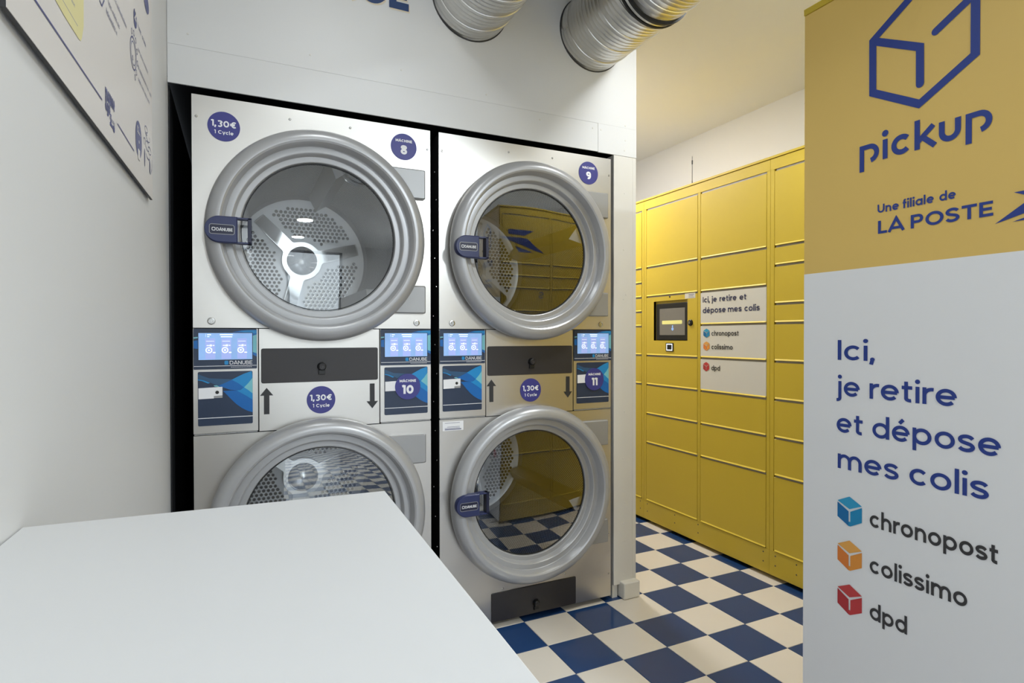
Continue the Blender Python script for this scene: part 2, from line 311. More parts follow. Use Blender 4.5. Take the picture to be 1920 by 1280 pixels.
def glyph(ch, w):
    """returns (strokes, dots, advance) ; strokes = (points, closed)"""
    h = w / 2; S = []; D = []; sb = 0.075
    def ln(*p): S.append((list(p), False))
    def bowl(x=0.0, wd=.56, top=XH, bot=0.0): S.append((arc(x + wd / 2, (top + bot) / 2, wd / 2 - h, (top - bot) / 2 - h, 0, 360, 30)[:-1], True))
    def arch(x0, x1):
        rx = (x1 - x0) / 2; S.append((arc(x0 + rx, XH - .25, rx, .25 - h, 180, 0) + [(x1, 0)], False))
    A = .6
    if ch == ' ': return S, D, .33
    base = {'é': 'e', 'É': 'E', 'è': 'e'}.get(ch, ch)
    if ch == 'é': ln((.24, XH + .07), (.36, XH + .20))
    if ch == 'É': ln((.24, CAPH + .06), (.38, CAPH + .17))
    ch = base
    if ch == 'o': bowl(); A = .56
    elif ch == 'c': S.append((arc(.27, XH / 2, .27 - h, XH / 2 - h, 42, 318), False)); A = .50
    elif ch == 'e': S.append((arc(.28, XH / 2, .28 - h, XH / 2 - h, 0, 318), False)); ln((h, XH / 2), (.56 - h, XH / 2)); A = .56
    elif ch == 'd': bowl(); ln((.56 - h, 0), (.56 - h, ASC)); A = .56
    elif ch == 'b': bowl(); ln((h, 0), (h, ASC)); A = .56
    elif ch == 'p': bowl(); ln((h, DSC), (h, XH)); A = .56
    elif ch == 'ƥ': ln((h, DSC), (h, XH)); S.append(([(h, XH - h), (.28, XH - h)] + arc(.29, XH / 2, .27 - h, XH / 2 - h, 90, -80), False)); A = .56
    elif ch == 'ʊ': S.append(([(h, XH)] + arc(.25, .25, .25 - h, .25 - h, 180, 360) + [(.5 - h, XH)], False)); A = .5
    elif ch == 'q': bowl(); ln((.56 - h, DSC), (.56 - h, XH)); A = .56
    elif ch == 'a':
        bowl(); ln((.56 - h, 0), (.56 - h, XH)); A = .56
    elif ch == 'g':
        bowl(); S.append(([(.56 - h, XH)] + arc(.28, -.0, .28 - h, .20 - h, 0, -150), False)); A = .56
    elif ch == 'n': ln((h, 0), (h, XH)); arch(h, .5 - h); A = .5
    elif ch == 'h': ln((h, 0), (h, ASC)); arch(h, .5 - h); A = .5
    elif ch == 'm': ln((h, 0), (h, XH)); arch(h, .42); arch(.42, .84 - h); A = .84
    elif ch == 'u': S.append(([(h, XH)] + arc(.25, .25, .25 - h, .25 - h, 180, 360) + [(.5 - h, XH)], False)); ln((.5 - h, 0), (.5 - h, XH)); A = .5
    elif ch == 'r': ln((h, 0), (h, XH)); S.append((arc(h + .21, XH - .25, .21, .25 - h, 180, 78), False)); A = .28
    elif ch == 'i': ln((h, 0), (h, XH)); D.append((h, XH + .16, w * .66)); A = w
    elif ch == 'j': S.append(([(h, XH), (h, -.07)] + arc(h - .11, -.07, .11, .12 - h + .02, 0, -95), False)); D.append((h, XH + .16, w * .66)); A = w
    elif ch == 'l': ln((h, 0), (h, ASC)); A = w
    elif ch == 't': S.append(([(.13, XH + .14), (.13, .12)] + arc(.13 + .12, .12, .12, .12 - h, 180, 285), False)); ln((0, XH - h), (.31, XH - h)); A = .32
    elif ch == 'f': ln((0, XH - h), (.30, XH - h)); S.append(([(.12, 0), (.12, ASC - .12)] + arc(.12 + .11, ASC - .12, .11, .12 - h, 180, 80), False)); A = .28
    elif ch == 's': S.append((sshape(h * .7, .43 - h * .7, h, XH - h), False)); A = .43
    elif ch == 'k': ln((h, 0), (h, ASC)); ln((h, .18), (.46, XH)); ln((.19, .30), (.50, 0)); A = .49
    elif ch == 'x': ln((.04, 0), (.44, XH)); ln((.04, XH), (.44, 0)); A = .48
    elif ch == 'y': ln((.03, XH), (.25, .02)); ln((.46, XH), (.19, DSC + h)); A = .49
    elif ch == ',': ln((h * 1.2, h * 1.6), (h * .3, -.12)); D.append((h, h, w * .6)); A = w * 1.1
    elif ch == '.': D.append((h, h, w * .62)); A = w * 1.1
    elif ch == '&': S.append((arc(.27, .19, .25, .19 - h, 60, 300), False)); S.append((arc(.26, .54, .15, .18 - h, 0, 360)[:-1], True)); ln((.16, .45), (.54, 0)); A = .55
    elif ch == 'I': ln((h, 0), (h, CAPH)); A = w
    elif ch == 'L': ln((h, CAPH), (h, h), (.44, h)); A = .45
    elif ch == 'A': ln((.0, 0), (.34, CAPH), (.68, 0)); ln((.13, .2), (.55, .2)); A = .68
    elif ch == 'P': ln((h, 0), (h, CAPH)); S.append(([(h, CAPH - h), (.32, CAPH - h)] + arc(.32, CAPH - .23, .23 - h, .23 - h, 90, -90) + [(h, CAPH - .46 + h)], False)); A = .56
    elif ch == 'O': bowl(wd=.76, top=CAPH); A = .76
    elif ch == 'S': S.append((sshape(h * .7, .54 - h * .7, h, CAPH - h), False)); A = .55
    elif ch == 'T': ln((0, CAPH - h), (.58, CAPH - h)); ln((.29, 0), (.29, CAPH)); A = .58
    elif ch == 'E': ln((.50, CAPH - h), (h, CAPH - h), (h, h), (.51, h)); ln((h, CAPH / 2), (.46, CAPH / 2)); A = .51
    elif ch == 'U': S.append(([(h, CAPH)] + arc(.31, .30, .31 - h, .30 - h, 180, 360) + [(.62 - h, CAPH)], False)); A = .62
    elif ch == 'N': ln((h, 0), (h, CAPH)); ln((.62 - h, 0), (.62 - h, CAPH)); ln((h, CAPH - h * .6), (.62 - h, h * .6)); A = .62
    elif ch == 'M': ln((h, 0), (h, CAPH)); ln((.76 - h, 0), (.76 - h, CAPH)); ln((h, CAPH - h * .6), (.38, .18), (.76 - h, CAPH - h * .6)); A = .76
    elif ch == 'H': ln((h, 0), (h, CAPH)); ln((.62 - h, 0), (.62 - h, CAPH)); ln((h, CAPH / 2), (.62 - h, CAPH / 2)); A = .62
    elif ch == 'D': S.append(([(h, h), (h, CAPH - h), (.28, CAPH - h)] + arc(.28, CAPH / 2, .38 - h, CAPH / 2 - h, 90, -90) + [(h, h)], False)); A = .66
    elif ch == 'B': S.append(([(h, CAPH / 2), (.30, CAPH / 2)] + arc(.34, CAPH * .27, .22 - h, CAPH * .25 - h * .7, 90, -90) + [(h, h), (h, CAPH - h), (.30, CAPH - h)] + arc(.30, CAPH * .74, .22 - h, CAPH * .26 - h, 90, -90) + [(h, CAPH / 2)], False)); A = .58
    elif ch == 'C': S.append((arc(.36, CAPH / 2, .36 - h, CAPH / 2 - h, 45, 315), False)); A = .66
    elif ch == 'G': S.append((arc(.36, CAPH / 2, .36 - h, CAPH / 2 - h, 45, 325), False)); ln((.655 - h, .13), (.655 - h, .37)); A = .68
    elif ch == 'Y': ln((0, CAPH), (.3, .28), (.6, CAPH)); ln((.3, 0), (.3, .28)); A = .6
    elif ch == '0': bowl(wd=.60, top=CAPH); A = .60
    elif ch == '1': ln((.0, CAPH - .10), (.19, CAPH - h * .5)); ln((.2, 0), (.2, CAPH)); A = .26
    elif ch == '3': S.append((arc(.25, CAPH * .735, .22, CAPH * .265 - h, 140, -80), False)); S.append((arc(.26, CAPH * .27, .26 - h, CAPH * .27 - h * .4, 90, -145), False)); A = .53
    elif ch == '8': S.append((arc(.27, CAPH * .74, .21 - h * .5, CAPH * .26 - h, 0, 360)[:-1], True)); S.append((arc(.27, CAPH * .27, .27 - h, CAPH * .27 - h * .6, 0, 360)[:-1], True)); A = .54
    elif ch == '9': S.append((arc(.27, CAPH * .67, .27 - h, CAPH * .33 - h, 0, 360)[:-1], True)); S.append(([(.54 - h, CAPH * .66)] + arc(.27, CAPH * .40, .27 - h, CAPH * .40 - h, 0, -120), False)); A = .54
    elif ch == '2': S.append((arc(.25, CAPH - .22, .22, .22 - h, 160, -35) + [(.04, h), (.5, h)], False)); A = .52
    elif ch == '€': S.append((arc(.42, CAPH / 2, .32 - h, CAPH / 2 - h, 50, 310), False)); ln((0, CAPH * .58), (.50, CAPH * .58)); ln((0, CAPH * .42), (.46, CAPH * .42)); A = .66
    else: ln((.05, XH / 2), (.3, XH / 2)); A = .35
    return S, D, A
def text_layout(s, w, track=0.085):
    x = 0; S = []; D = []
    for ch in s:
        a, d, adv = glyph(ch, w)
        S += [([(x + p[0], p[1]) for p in pts], c) for pts, c in a]; D += [(x + q[0], q[1], q[2]) for q in d]
        x += adv + (track if ch != ' ' else 0)
    return S, D, x - track
def write(mb, F, s, a, b, size, d=0.0012, w=.1, width=None, align='l', track=0.085):
    """a, b = baseline start (or centre) on the frame; size = em; width forces the length"""
    S, D, L = text_layout(s, w, track); kx = size if width is None else width / L
    if align == 'c': a -= L * kx / 2
    if align == 'r': a -= L * kx
    class G:  # scaled frame so that strokes keep their proportion
        pass
    g = Frame(F.p(a, b, 0), F.ex * kx, F.n, F.ez * size)
    for pts, c in S: mb.ribbon(g, pts, w, d, c)
    for x, y, r in D: mb.disc(g, x, y, r, d, 14)
    return mb
def lettering(name, F, s, a, b, size, mt, parent, d=.0012, w=.1, width=None, align='l', track=.085):
    """one mesh per word, set on one baseline"""
    L = text_layout(s, w, track)[2]; kx = size if width is None else width / L
    if align == 'c': a -= L * kx / 2
    words = s.split(' '); out = None; pre = ''
    for wd_ in words:
        x = text_layout(pre, w, track)[2] + track if pre else 0
        if pre.endswith(' '): x -= track
        out = write(MB(), F, wd_, a + x * kx, b, size, d=d, w=w, width=text_layout(wd_, w, track)[2] * kx, track=track).build(name, mt, parent)
        pre += wd_ + ' '
    return out

# ================================================================== THE SETTING
XR, YB, YF = 1.29, -8.0, 2.45
# floor: grout bed + tiles of 0.20 m
fl = struct(MB().box((-2.35, YB - .1, -0.08), (XR + .1, YF + .1, -0.003)).build('floor', GROUT))
def tile_mesh(mt):
    b = MB(); g = 0.0009; c = 0.0012; lo, hi = g, 0.2 - g
    b.add([(lo,lo,-.004),(hi,lo,-.004),(hi,hi,-.004),(lo,hi,-.004),(lo,lo,-c),(hi,lo,-c),(hi,hi,-c),(lo,hi,-c),
           (lo+c,lo+c,0),(hi-c,lo+c,0),(hi-c,hi-c,0),(lo+c,hi-c,0)],
          [(0,1,5,4),(1,2,6,5),(2,3,7,6),(3,0,4,7),(4,5,9,8),(5,6,10,9),(6,7,11,10),(7,4,8,11),(8,9,10,11)])
    return b
TM = []
for mt in (TWHITE, TBLUE):
    o = tile_mesh(mt).build('tile', mt, fl); TM.append(o)
used = [False, False]; rest = [MB(), MB()]
tb = tile_mesh(TWHITE)
for i in range(-11, 6):
    for j in range(-40, 12):
        x, y = i * 0.2, j * 0.2; par = (i + j) & 1
        vis = (-8 <= i <= 5 and -7 <= j <= 7) and not (y > 0.25 and x < -0.3)
        if vis:
            if not used[par]: o = TM[par]; used[par] = True
            else:
                o = TM[par].copy(); COL.objects.link(o)
            o.location = (x, y, 0)
        elif x > -2.3 and not (y > 0.25 and x < -0.3):
            rest[par].add([(v[0] + x, v[1] + y, v[2]) for v in tb.v], tb.f)
for k in (0, 1):
    o = rest[k].build('tile_field', (TWHITE, TBLUE)[k], fl); o['kind'] = 'stuff'
    o['label'] = ('cream', 'blue')[k] + ' floor tiles farther back'

struct(MB().box((-2.35, YB - .1, CEIL), (XR + .1, YF + .1, CEIL + .1)).build('ceiling', CEILM))
# left wall (slightly out of square)
def wpt(s, n, z): v = W0 + WD * s + WN * n; return (v.x, v.y, z)
def wbox(mb, s0, s1, n0, n1, z0, z1):
    return mb.add([wpt(s0,n0,z0),wpt(s1,n0,z0),wpt(s1,n1,z0),wpt(s0,n1,z0),wpt(s0,n0,z1),wpt(s1,n0,z1),wpt(s1,n1,z1),wpt(s0,n1,z1)],
                  [(0,3,2,1),(4,5,6,7),(0,1,5,4),(1,2,6,5),(2,3,7,6),(3,0,4,7)])
struct(wbox(MB(), YB - YD, 0.02, -0.10, 0.0, 0, CEIL).build('wall_left', WALL))
struct(MB().box((XR, YB, 0), (XR + .1, YF, CEIL)).build('wall_right', WALL))
struct(MB().box((-0.23, YF, 0), (XR, YF + .1, CEIL)).build('wall_far', WALL))
# shop front wall far behind the camera, with a window
wx0, wx1 = -1.45, -0.05
bw = MB().box((-2.35, YB - .1, 0), (wx0, YB, CEIL)).box((wx1, YB - .1, 0), (XR, YB, CEIL)).box((wx0, YB - .1, 2.5), (wx1, YB, CEIL)).box((wx0, YB - .1, 0), (wx1, YB, 0.2))
struct(bw.build('wall_front', WALL))
wf = MB().box((wx0, YB - .06, .2), (wx1, YB, .26)).box((wx0, YB - .06, 2.44), (wx1, YB, 2.5)).box((wx0, YB - .06, .2), (wx0 + .06, YB, 2.5)).box((wx1 - .06, YB - .06, .2), (wx1, YB, 2.5))
win = struct(wf.build('window_1', FRAMEW))
MB().box((wx0 + .06, YB - .035, .26), (wx1 - .06, YB - .03, 2.44)).build('pane', WINGL, win)

# boarding above the dryers, in boards with real joints
fa = struct(MB().box((-2.12, YD + .006, 1.990), (-0.235, YD + .06, CEIL)).build('wall_boarding', FASC))
def board(a0, a1, b0, b1, d=.0):
    return MB().prism(DF, [(a0, b0), (a1, b0), (a1, b1), (a0, b1)], -.006, d, bev=.0003).build('board', FASC, fa)
board(-2.047, -0.230, 2.0902, CEIL, .0)
board(-2.047, -0.4355, 1.968, 2.0899, -.0004)
board(-0.4345, -0.230, 1.9655, 2.0899, .0002)
sc = MB()
for x, z in ((-1.99, 2.13), (-1.62, 2.14), (-1.30, 2.15), (-.96, 2.12), (-.72, 2.06), (-.462, 2.065), (-.42, 2.064), (-.29, 2.035), (-.29, 2.10), (-.295, 1.99)):
    sc.lathe(DF, x, z, [(.0, .0012), (.003, .001), (.0036, .0)], 10)
sc.build('screw_heads', TRIM, fa)
# post right of the dryers
po = struct(MB().prism(DF, [(-.352, .06), (-.25, .06), (-.25, 1.9645), (-.352, 1.9645)], -.05, 0, bev=.0015).build('wall_post', TRIM))
MB().prism(DF, [(-.2495, .07), (-.230, .07), (-.230, 1.9645), (-.2495, 1.9645)], -.05, -.0015, bev=.001).build('edge_strip', TRIM, po)
sc = MB()
for z in (1.80, 1.55, 1.35, 1.33, 1.0, .83, .62, .42, .33, .25, .10): sc.lathe(DF, -.29 + random.uniform(-.012, .012), z, [(0, .0012), (.003, .001), (.0036, 0)], 10)
sc.build('screw_heads', TRIM, po)
struct(MB().box((-0.29, YD + .05, 0), (-0.232, YF, CEIL)).build('wall_partition', WALL))
MB().box((-.352, YD + .04, 0), (-.32, YD + .052, .12)).box((-.352, YD + .012, 0), (-.325, YD + .06, .06)).build('post_core', TRIM, po)
# small skirting block at the foot of the post
sk = rrect(-.318, -.232, .0005, .074, .006, 3)
b = MB().prism(DF, sk, -.03, .032, bev=.004)
sko = struct(b.build('trim_1', TRIM))
# recess behind the machines, its shade put into near-black faces
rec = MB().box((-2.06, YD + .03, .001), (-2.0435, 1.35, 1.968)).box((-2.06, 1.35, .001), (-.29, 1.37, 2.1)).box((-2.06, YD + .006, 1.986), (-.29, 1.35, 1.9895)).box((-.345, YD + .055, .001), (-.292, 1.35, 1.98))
struct(rec.build('wall_recess', RECSHADE))

# ------------------------------------------------------------------ ceiling downlights
for i, (x, y, p, c) in enumerate(LAMPS):
    where = ['over the counter', 'above the locker aisle', 'behind the boarding partition', 'added as frontal fill behind the camera',
             'second from the shop window', 'closest to the shop window', 'added as fill on the right of the shop end'][i]
    t = thing('downlight', 'round recessed ceiling downlight ' + where, 'light', (x, y, CEIL), 'ceiling downlights')
    CF = Frame((x, y, CEIL), (1, 0, 0), (0, 0, -1), (0, 1, 0))
    MB().lathe(CF, 0, 0, [(.150, .0009), (.150, .008), (.140, .010), (.137, .004)], 40).build('trim_ring', TRIM, t, True)
    MB().disc(CF, 0, 0, .137, .004, 40).build('diffuser', LAMPM, t)

# ================================================================== DRYERS
def holed(F, a0, a1, b0, b1, ca, cb, r, d0, d1, n=96):
    mb = MB(); vs = []; fs = []
    inn = []; out = []
    angs = [2 * PI * i / n for i in range(n)]
    for x, y in ((a0, b0), (a1, b0), (a1, b1), (a0, b1)): angs.append(math.atan2(y - cb, x - ca) % (2 * PI))
    angs = sorted(set(round(a, 6) for a in angs))
    for t in angs:
        c, s = math.cos(t), math.sin(t); inn.append((ca + r * c, cb + r * s))
        ks = []
        if c > 1e-9: ks.append((a1 - ca) / c)
        if c < -1e-9: ks.append((a0 - ca) / c)
        if s > 1e-9: ks.append((b1 - cb) / s)
        if s < -1e-9: ks.append((b0 - cb) / s)
        k = min(ks); out.append((ca + k * c, cb + k * s))
    N = len(angs)
    vs = [F.p(a, b, d1) for a, b in inn] + [F.p(a, b, d1) for a, b in out] + [F.p(a, b, d0) for a, b in inn] + [F.p(a, b, d0) for a, b in out]
    for i in range(N):
        j = (i + 1) % N
        fs += [(i, j, N + j, N + i), (2*N + i, 3*N + i, 3*N + j, 2*N + j), (i, 2*N + i, 2*N + j, j), (N + i, N + j, 3*N + j, 3*N + i)]
    return mb.add(vs, fs)

RING = [(.300, .0), (.340, .001), (.352, .010), (.3595, .024), (.3605, .036), (.357, .050), (.349, .062), (.338, .070), (.327, .073), (.318, .0725), (.3125, .069),
        (.3105, .063), (.3055, .036), (.3040, .0345), (.2990, .0350), (.2850, .0345), (.2825, .0330), (.2810, .0290), (.2775, .0110), (.2760, .0098), (.2700, .0098), (.2600, .0098), (.2580, .0085), (.2565, .003), (.2565, -.004)]

def sticker(F, a, b, lines, parent, r=.0478, d=.0016):
    s = MB().lathe(F, a, b, [(0, d), (r, d), (r, .0004)], 48).build('sticker', STICK, parent)
    mb = MB()
    for txt, dz, size, wt in lines: write(mb, F, txt, a, b + dz, size, d=d + .0005, w=wt, align='c', track=.095)
    mb.build('lettering', INKW, s); return s
PRICE = [('1,30€', -.002, .0285, .155), ('1 Cycle', -.0255, .0165, .14)]
def MACH(n): return [('MACHINE', .017, .0135, .17), (n, -.0265, .045, .19)]

def coin_plate(F, a0, a1, parent, z0=.878, z1=1.053):
    W, H = a1 - a0, z1 - z0
    pl = MB().prism(F, rrect(a0, a1, z0, z1, .004, 3), .0005, .003).build('coin_plate', PNAVY, parent)
    def P(pts): return [(a0 + W * u, z0 + H * v) for u, v in pts]
    def poly(mt, pts, d, nm='wave_print'): MB().flat(F, P(pts), d).build(nm, mt, pl)
    poly(PSLATE, [(.0, .87), (.20, .81), (.35, .74), (.47, .70), (.63, .85), (.47, .86), (.2, .88), (.0, .96)], .0034)
    poly(PBLUE, [(.36, .735), (.50, .79), (.61, .84), (.72, .78), (.84, .69), (.76, .645), (.70, .635), (.58, .655), (.46, .70)], .0038)
    poly(PSKY, [(.61, .84), (.72, .895), (.84, .95), (.985, .995), (.998, .88), (.93, .78), (.84, .69), (.72, .78)], .0038)
    poly(PTEAL, [(.84, .69), (.92, .77), (.998, .87), (.998, .57), (.92, .635)], .0038)
    poly(PSKY, [(.70, .635), (.77, .645), (.84, .69), (.92, .635), (.998, .57), (.998, .45), (.88, .53), (.78, .59)], .0041)
    poly(PBLUE, [(.45, .635), (.58, .64), (.70, .635), (.79, .585), (.89, .525), (.998, .45), (.998, .21), (.90, .245), (.80, .30), (.70, .375), (.60, .475), (.52, .565)], .0038)
    poly(PSKY, [(.0, .865), (.10, .845), (.22, .795), (.18, .785), (.08, .83), (.0, .848)], .0042)
    poly(PTEAL, [(.28, .745), (.34, .745), (.40, .71), (.30, .725)], .0042)
    MB().fbox(F, a0, a1, z0 + H * .137, z0 + H * .149, .003, .0036).build('line_print', INKW, pl)
    sl = MB().prism(F, P([(.01, .50), (.285, .505), (.285, .55), (.44, .555), (.44, .715), (.01, .70)]), .003, .0055).build('coin_slot', INKW, pl)
    MB().fbox(F, a0 + W * .288, a0 + W * .44, z0 + H * .51, z0 + H * .549, .003, .0048).build('slot_lip', HINGE, pl)
    MB().disc(F, a0 + W * .345, z0 + H * .615, W * .034, .0061, 20).build('slot_hole', PUREB, pl)
    return pl

def screen_plate(F, a0, a1, s0, s1, parent, z0=1.0605, z1=1.1925):
    pl = MB().prism(F, rrect(a0, a1, z0, z1, .003, 3), .0005, .004).build('screen_plate', PNAVY, parent)
    W, H = a1 - a0, z1 - z0
    def poly(mt, pts, d): MB().flat(F, [(a0 + W * u, z0 + H * v) for u, v in pts], d).build('wave_print', mt, pl)
    poly(PBLUE, [(.60, .91), (.75, .96), (.995, .975), (.995, .30), (.92, .36), (.92, .9)], .0044)
    poly(PTEAL, [(.925, .42), (.925, .82), (.995, .86), (.995, .38)], .0047)
    poly(PSKY, [(.70, .93), (.85, .965), (.995, .97), (.995, .88), (.85, .90)], .0047)
    poly(PBLUE, [(.005, .70), (.08, .72), (.08, .50), (.005, .52)], .0044)
    poly(PTEAL, [(.005, .79), (.08, .80), (.08, .77), (.005, .755)], .0047)
    sz0, sz1 = 1.0915, 1.1785
    MB().prism(F, rrect(s0 - .0018, s1 + .0018, sz0 - .0018, sz1 + .0018, .002, 3), .003, .0052).build('screen_bezel', PUREB, pl)
    MB().fbox(F, s0, s1, sz0, sz1, .004, .0058).build('screen', SCRB, pl)
    w_, h_ = s1 - s0, sz1 - sz0
    cols = MB(); ink = MB()
    for k in range(3):
        x = s0 + w_ * (.21 + .295 * k)
        cols.fbox(F, x - w_ * .085, x + w_ * .095, sz0 + h_ * .03, sz0 + h_ * .80, .0058, .0062)
        ink.lathe(F, x - w_ * .02, sz0 + h_ * .36, [(.0068, .0067), (.0098, .0067)], 24)
        ink.disc(F, x - w_ * .02, sz0 + h_ * .36, .0030, .0067, 10)
        ink.flat(F, [(x + w_ * .05, sz0 + h_ * .25), (x + w_ * .10, sz0 + h_ * .25), (x + w_ * .10, sz0 + h_ * .29), (x + w_ * .05, sz0 + h_ * .29)], .0067)
        for (u0, u1, v0, v1) in ((-.06, -.01, .52, .55), (-.005, .035, .50, .57), (.05, .08, .52, .55), (-.07, .075, .685, .70)):
            ink.flat(F, [(x + w_ * u0, sz0 + h_ * v0), (x + w_ * u1, sz0 + h_ * v0), (x + w_ * u1, sz0 + h_ * v1), (x + w_ * u0, sz0 + h_ * v1)], .0067)
    for (u0, u1, v0, v1) in ((.13, .134, .85, .97), (.16, .23, .92, .95), (.16, .20, .85, .875), (.39, .63, .92, .955), (.41, .62, .84, .875)):
        ink.flat(F, [(s0 + w_ * u0, sz0 + h_ * v0), (s0 + w_ * u1, sz0 + h_ * v0), (s0 + w_ * u1, sz0 + h_ * v1), (s0 + w_ * u0, sz0 + h_ * v1)], .0067)
    cols.build('screen_columns', SCRC, pl); ink.build('screen_icons', SCRW, pl)
    lt = write(MB(), F, 'DANUBE', s1, 1.0755, .0165, d=.0046, w=.10, align='r')
    lt.fbox(F, a0 + .001, a1 - .001, 1.0705, 1.0720, .004, .0046)
    for k_ in range(12): lt.fbox(F, s1 - .064 + k_ * .0053, s1 - .0598 + k_ * .0053, 1.0660, 1.0672, .004, .0046)
    lt.build('lettering', INKW, pl)
    e = MB().prism(F, rrect(s1 - .083, s1 - .0715, 1.0750, 1.0880, .003, 3), .004, .0046).build('emblem', PSKY, pl)
    return pl

def latch(F, a, b, parent):
    k = MB().lathe(F, a, b, [(0, .020), (.010, .020), (.0125, .018), (.015, .006), (.016, .002), (.016, .0)], 32).build('latch_knob', PUREB, parent, True)
    MB().lathe(F, a, b, [(.0, .0215), (.004, .0215), (.0045, .020), (.007, .0202), (.0075, .0212), (.009, .0212), (.0095, .0195)], 24).build('key_barrel', ANTH, k, True)
    MB().prism(F, [(a - .010, b - .012), (a - .011, b - .027), (a + .011, b - .027), (a + .010, b - .012)], .002, .012, bev=.001).build('latch_tab', PUREB, k)
    return k

def arrow(F, a, b0, b1, up, parent):
    w1, w2, hd = .0085, .0205, .026
    if up: pts = [(a - w1, b0), (a + w1, b0), (a + w1, b1 - hd), (a + w2, b1 - hd), (a, b1), (a - w2, b1 - hd), (a - w1, b1 - hd)]
    else: pts = [(a - w1, b1), (a - w1, b0 + hd), (a - w2, b0 + hd), (a, b0), (a + w2, b0 + hd), (a + w1, b0 + hd), (a + w1, b1)]
    return MB().prism(F, pts, .0004, .0012).build('arrow_print', INKB, parent)

def screwhead(mb, F, a, b, r=.0042):
    mb.lathe(F, a, b, [(0, .0028), (r * .6, .0026), (r, .0012), (r, .0003)], 12)

def door(F, c, z, rot, root, hz):
    ring = MB().lathe(F, c, z, RING, 128).build('door_ring', ALU, root, True, 28)
    # slightly domed pane
    MB().lathe(F, c, z, [(.0005, .0062), (.06, .006), (.12, .0052), (.18, .0038), (.22, .0025), (.2565, .0008)], 96).build('door_glass', GLASS, ring, True)
    MB().lathe(F, c, z, [(.2550, -.004), (.2550, .0035), (.2525, .004), (.2520, -.004)], 96).build('glass_seal', RUBBER, ring, True)
    for s, (u0, u1) in ((1, (.167, .276)), (-1, (-.259, -.156))):
        MB().prism(F, rrect(c + .235, c + .372, z + u0, z + u1, .005, 3), .0005, .016, bev=.004).build('hinge_cover', HINGE, root)
    # catch handle on the left of the ring
    hx = c - .357; pts = arc(hx + .0415, hz, .0415, .0415, 90, 270, 20) + [(hx + .093, hz - .0415), (hx + .093, hz + .0415)]
    hd = MB().prism(F, pts, .062, .088, bev=.003).build('door_handle', NAVYP, root, True, 40)
    for e0, e1 in ((.0365, .0410), (-.0410, -.0365)): MB().fbox(F, hx + .090, hx + .134, hz + e0, hz + e1, .052, .082).build('handle_arm', NAVYP, hd)
    MB().prism(F, [(hx + .1225, hz - .041), (hx + .134, hz - .041), (hx + .134, hz + .041), (hx + .1225, hz + .041)], .050, .082, bev=.001).build('catch_bar', NAVYD, hd)
    MB().prism(F, rrect(hx + .014, hx + .084, hz - .016, hz + .014, .006, 4), .0875, .0888).build('emblem_recess', NAVYD, hd)
    MB().ribbon(F, rrect(hx + .014, hx + .084, hz - .016, hz + .014, .006, 4), .0014, .0892, True).build('emblem_rim', HINGE, hd)
    lt = write(MB(), F, 'DANUBE', hx + .033, hz - .0062, .0135, d=.0894, w=.13, width=.046, track=.07)
    lt.ribbon(F, rrect(hx + .0215, hx + .0300, hz - .0055, hz + .0035, .002, 2), .0018, .0894, True)
    lt.build('lettering', INKW, hd)

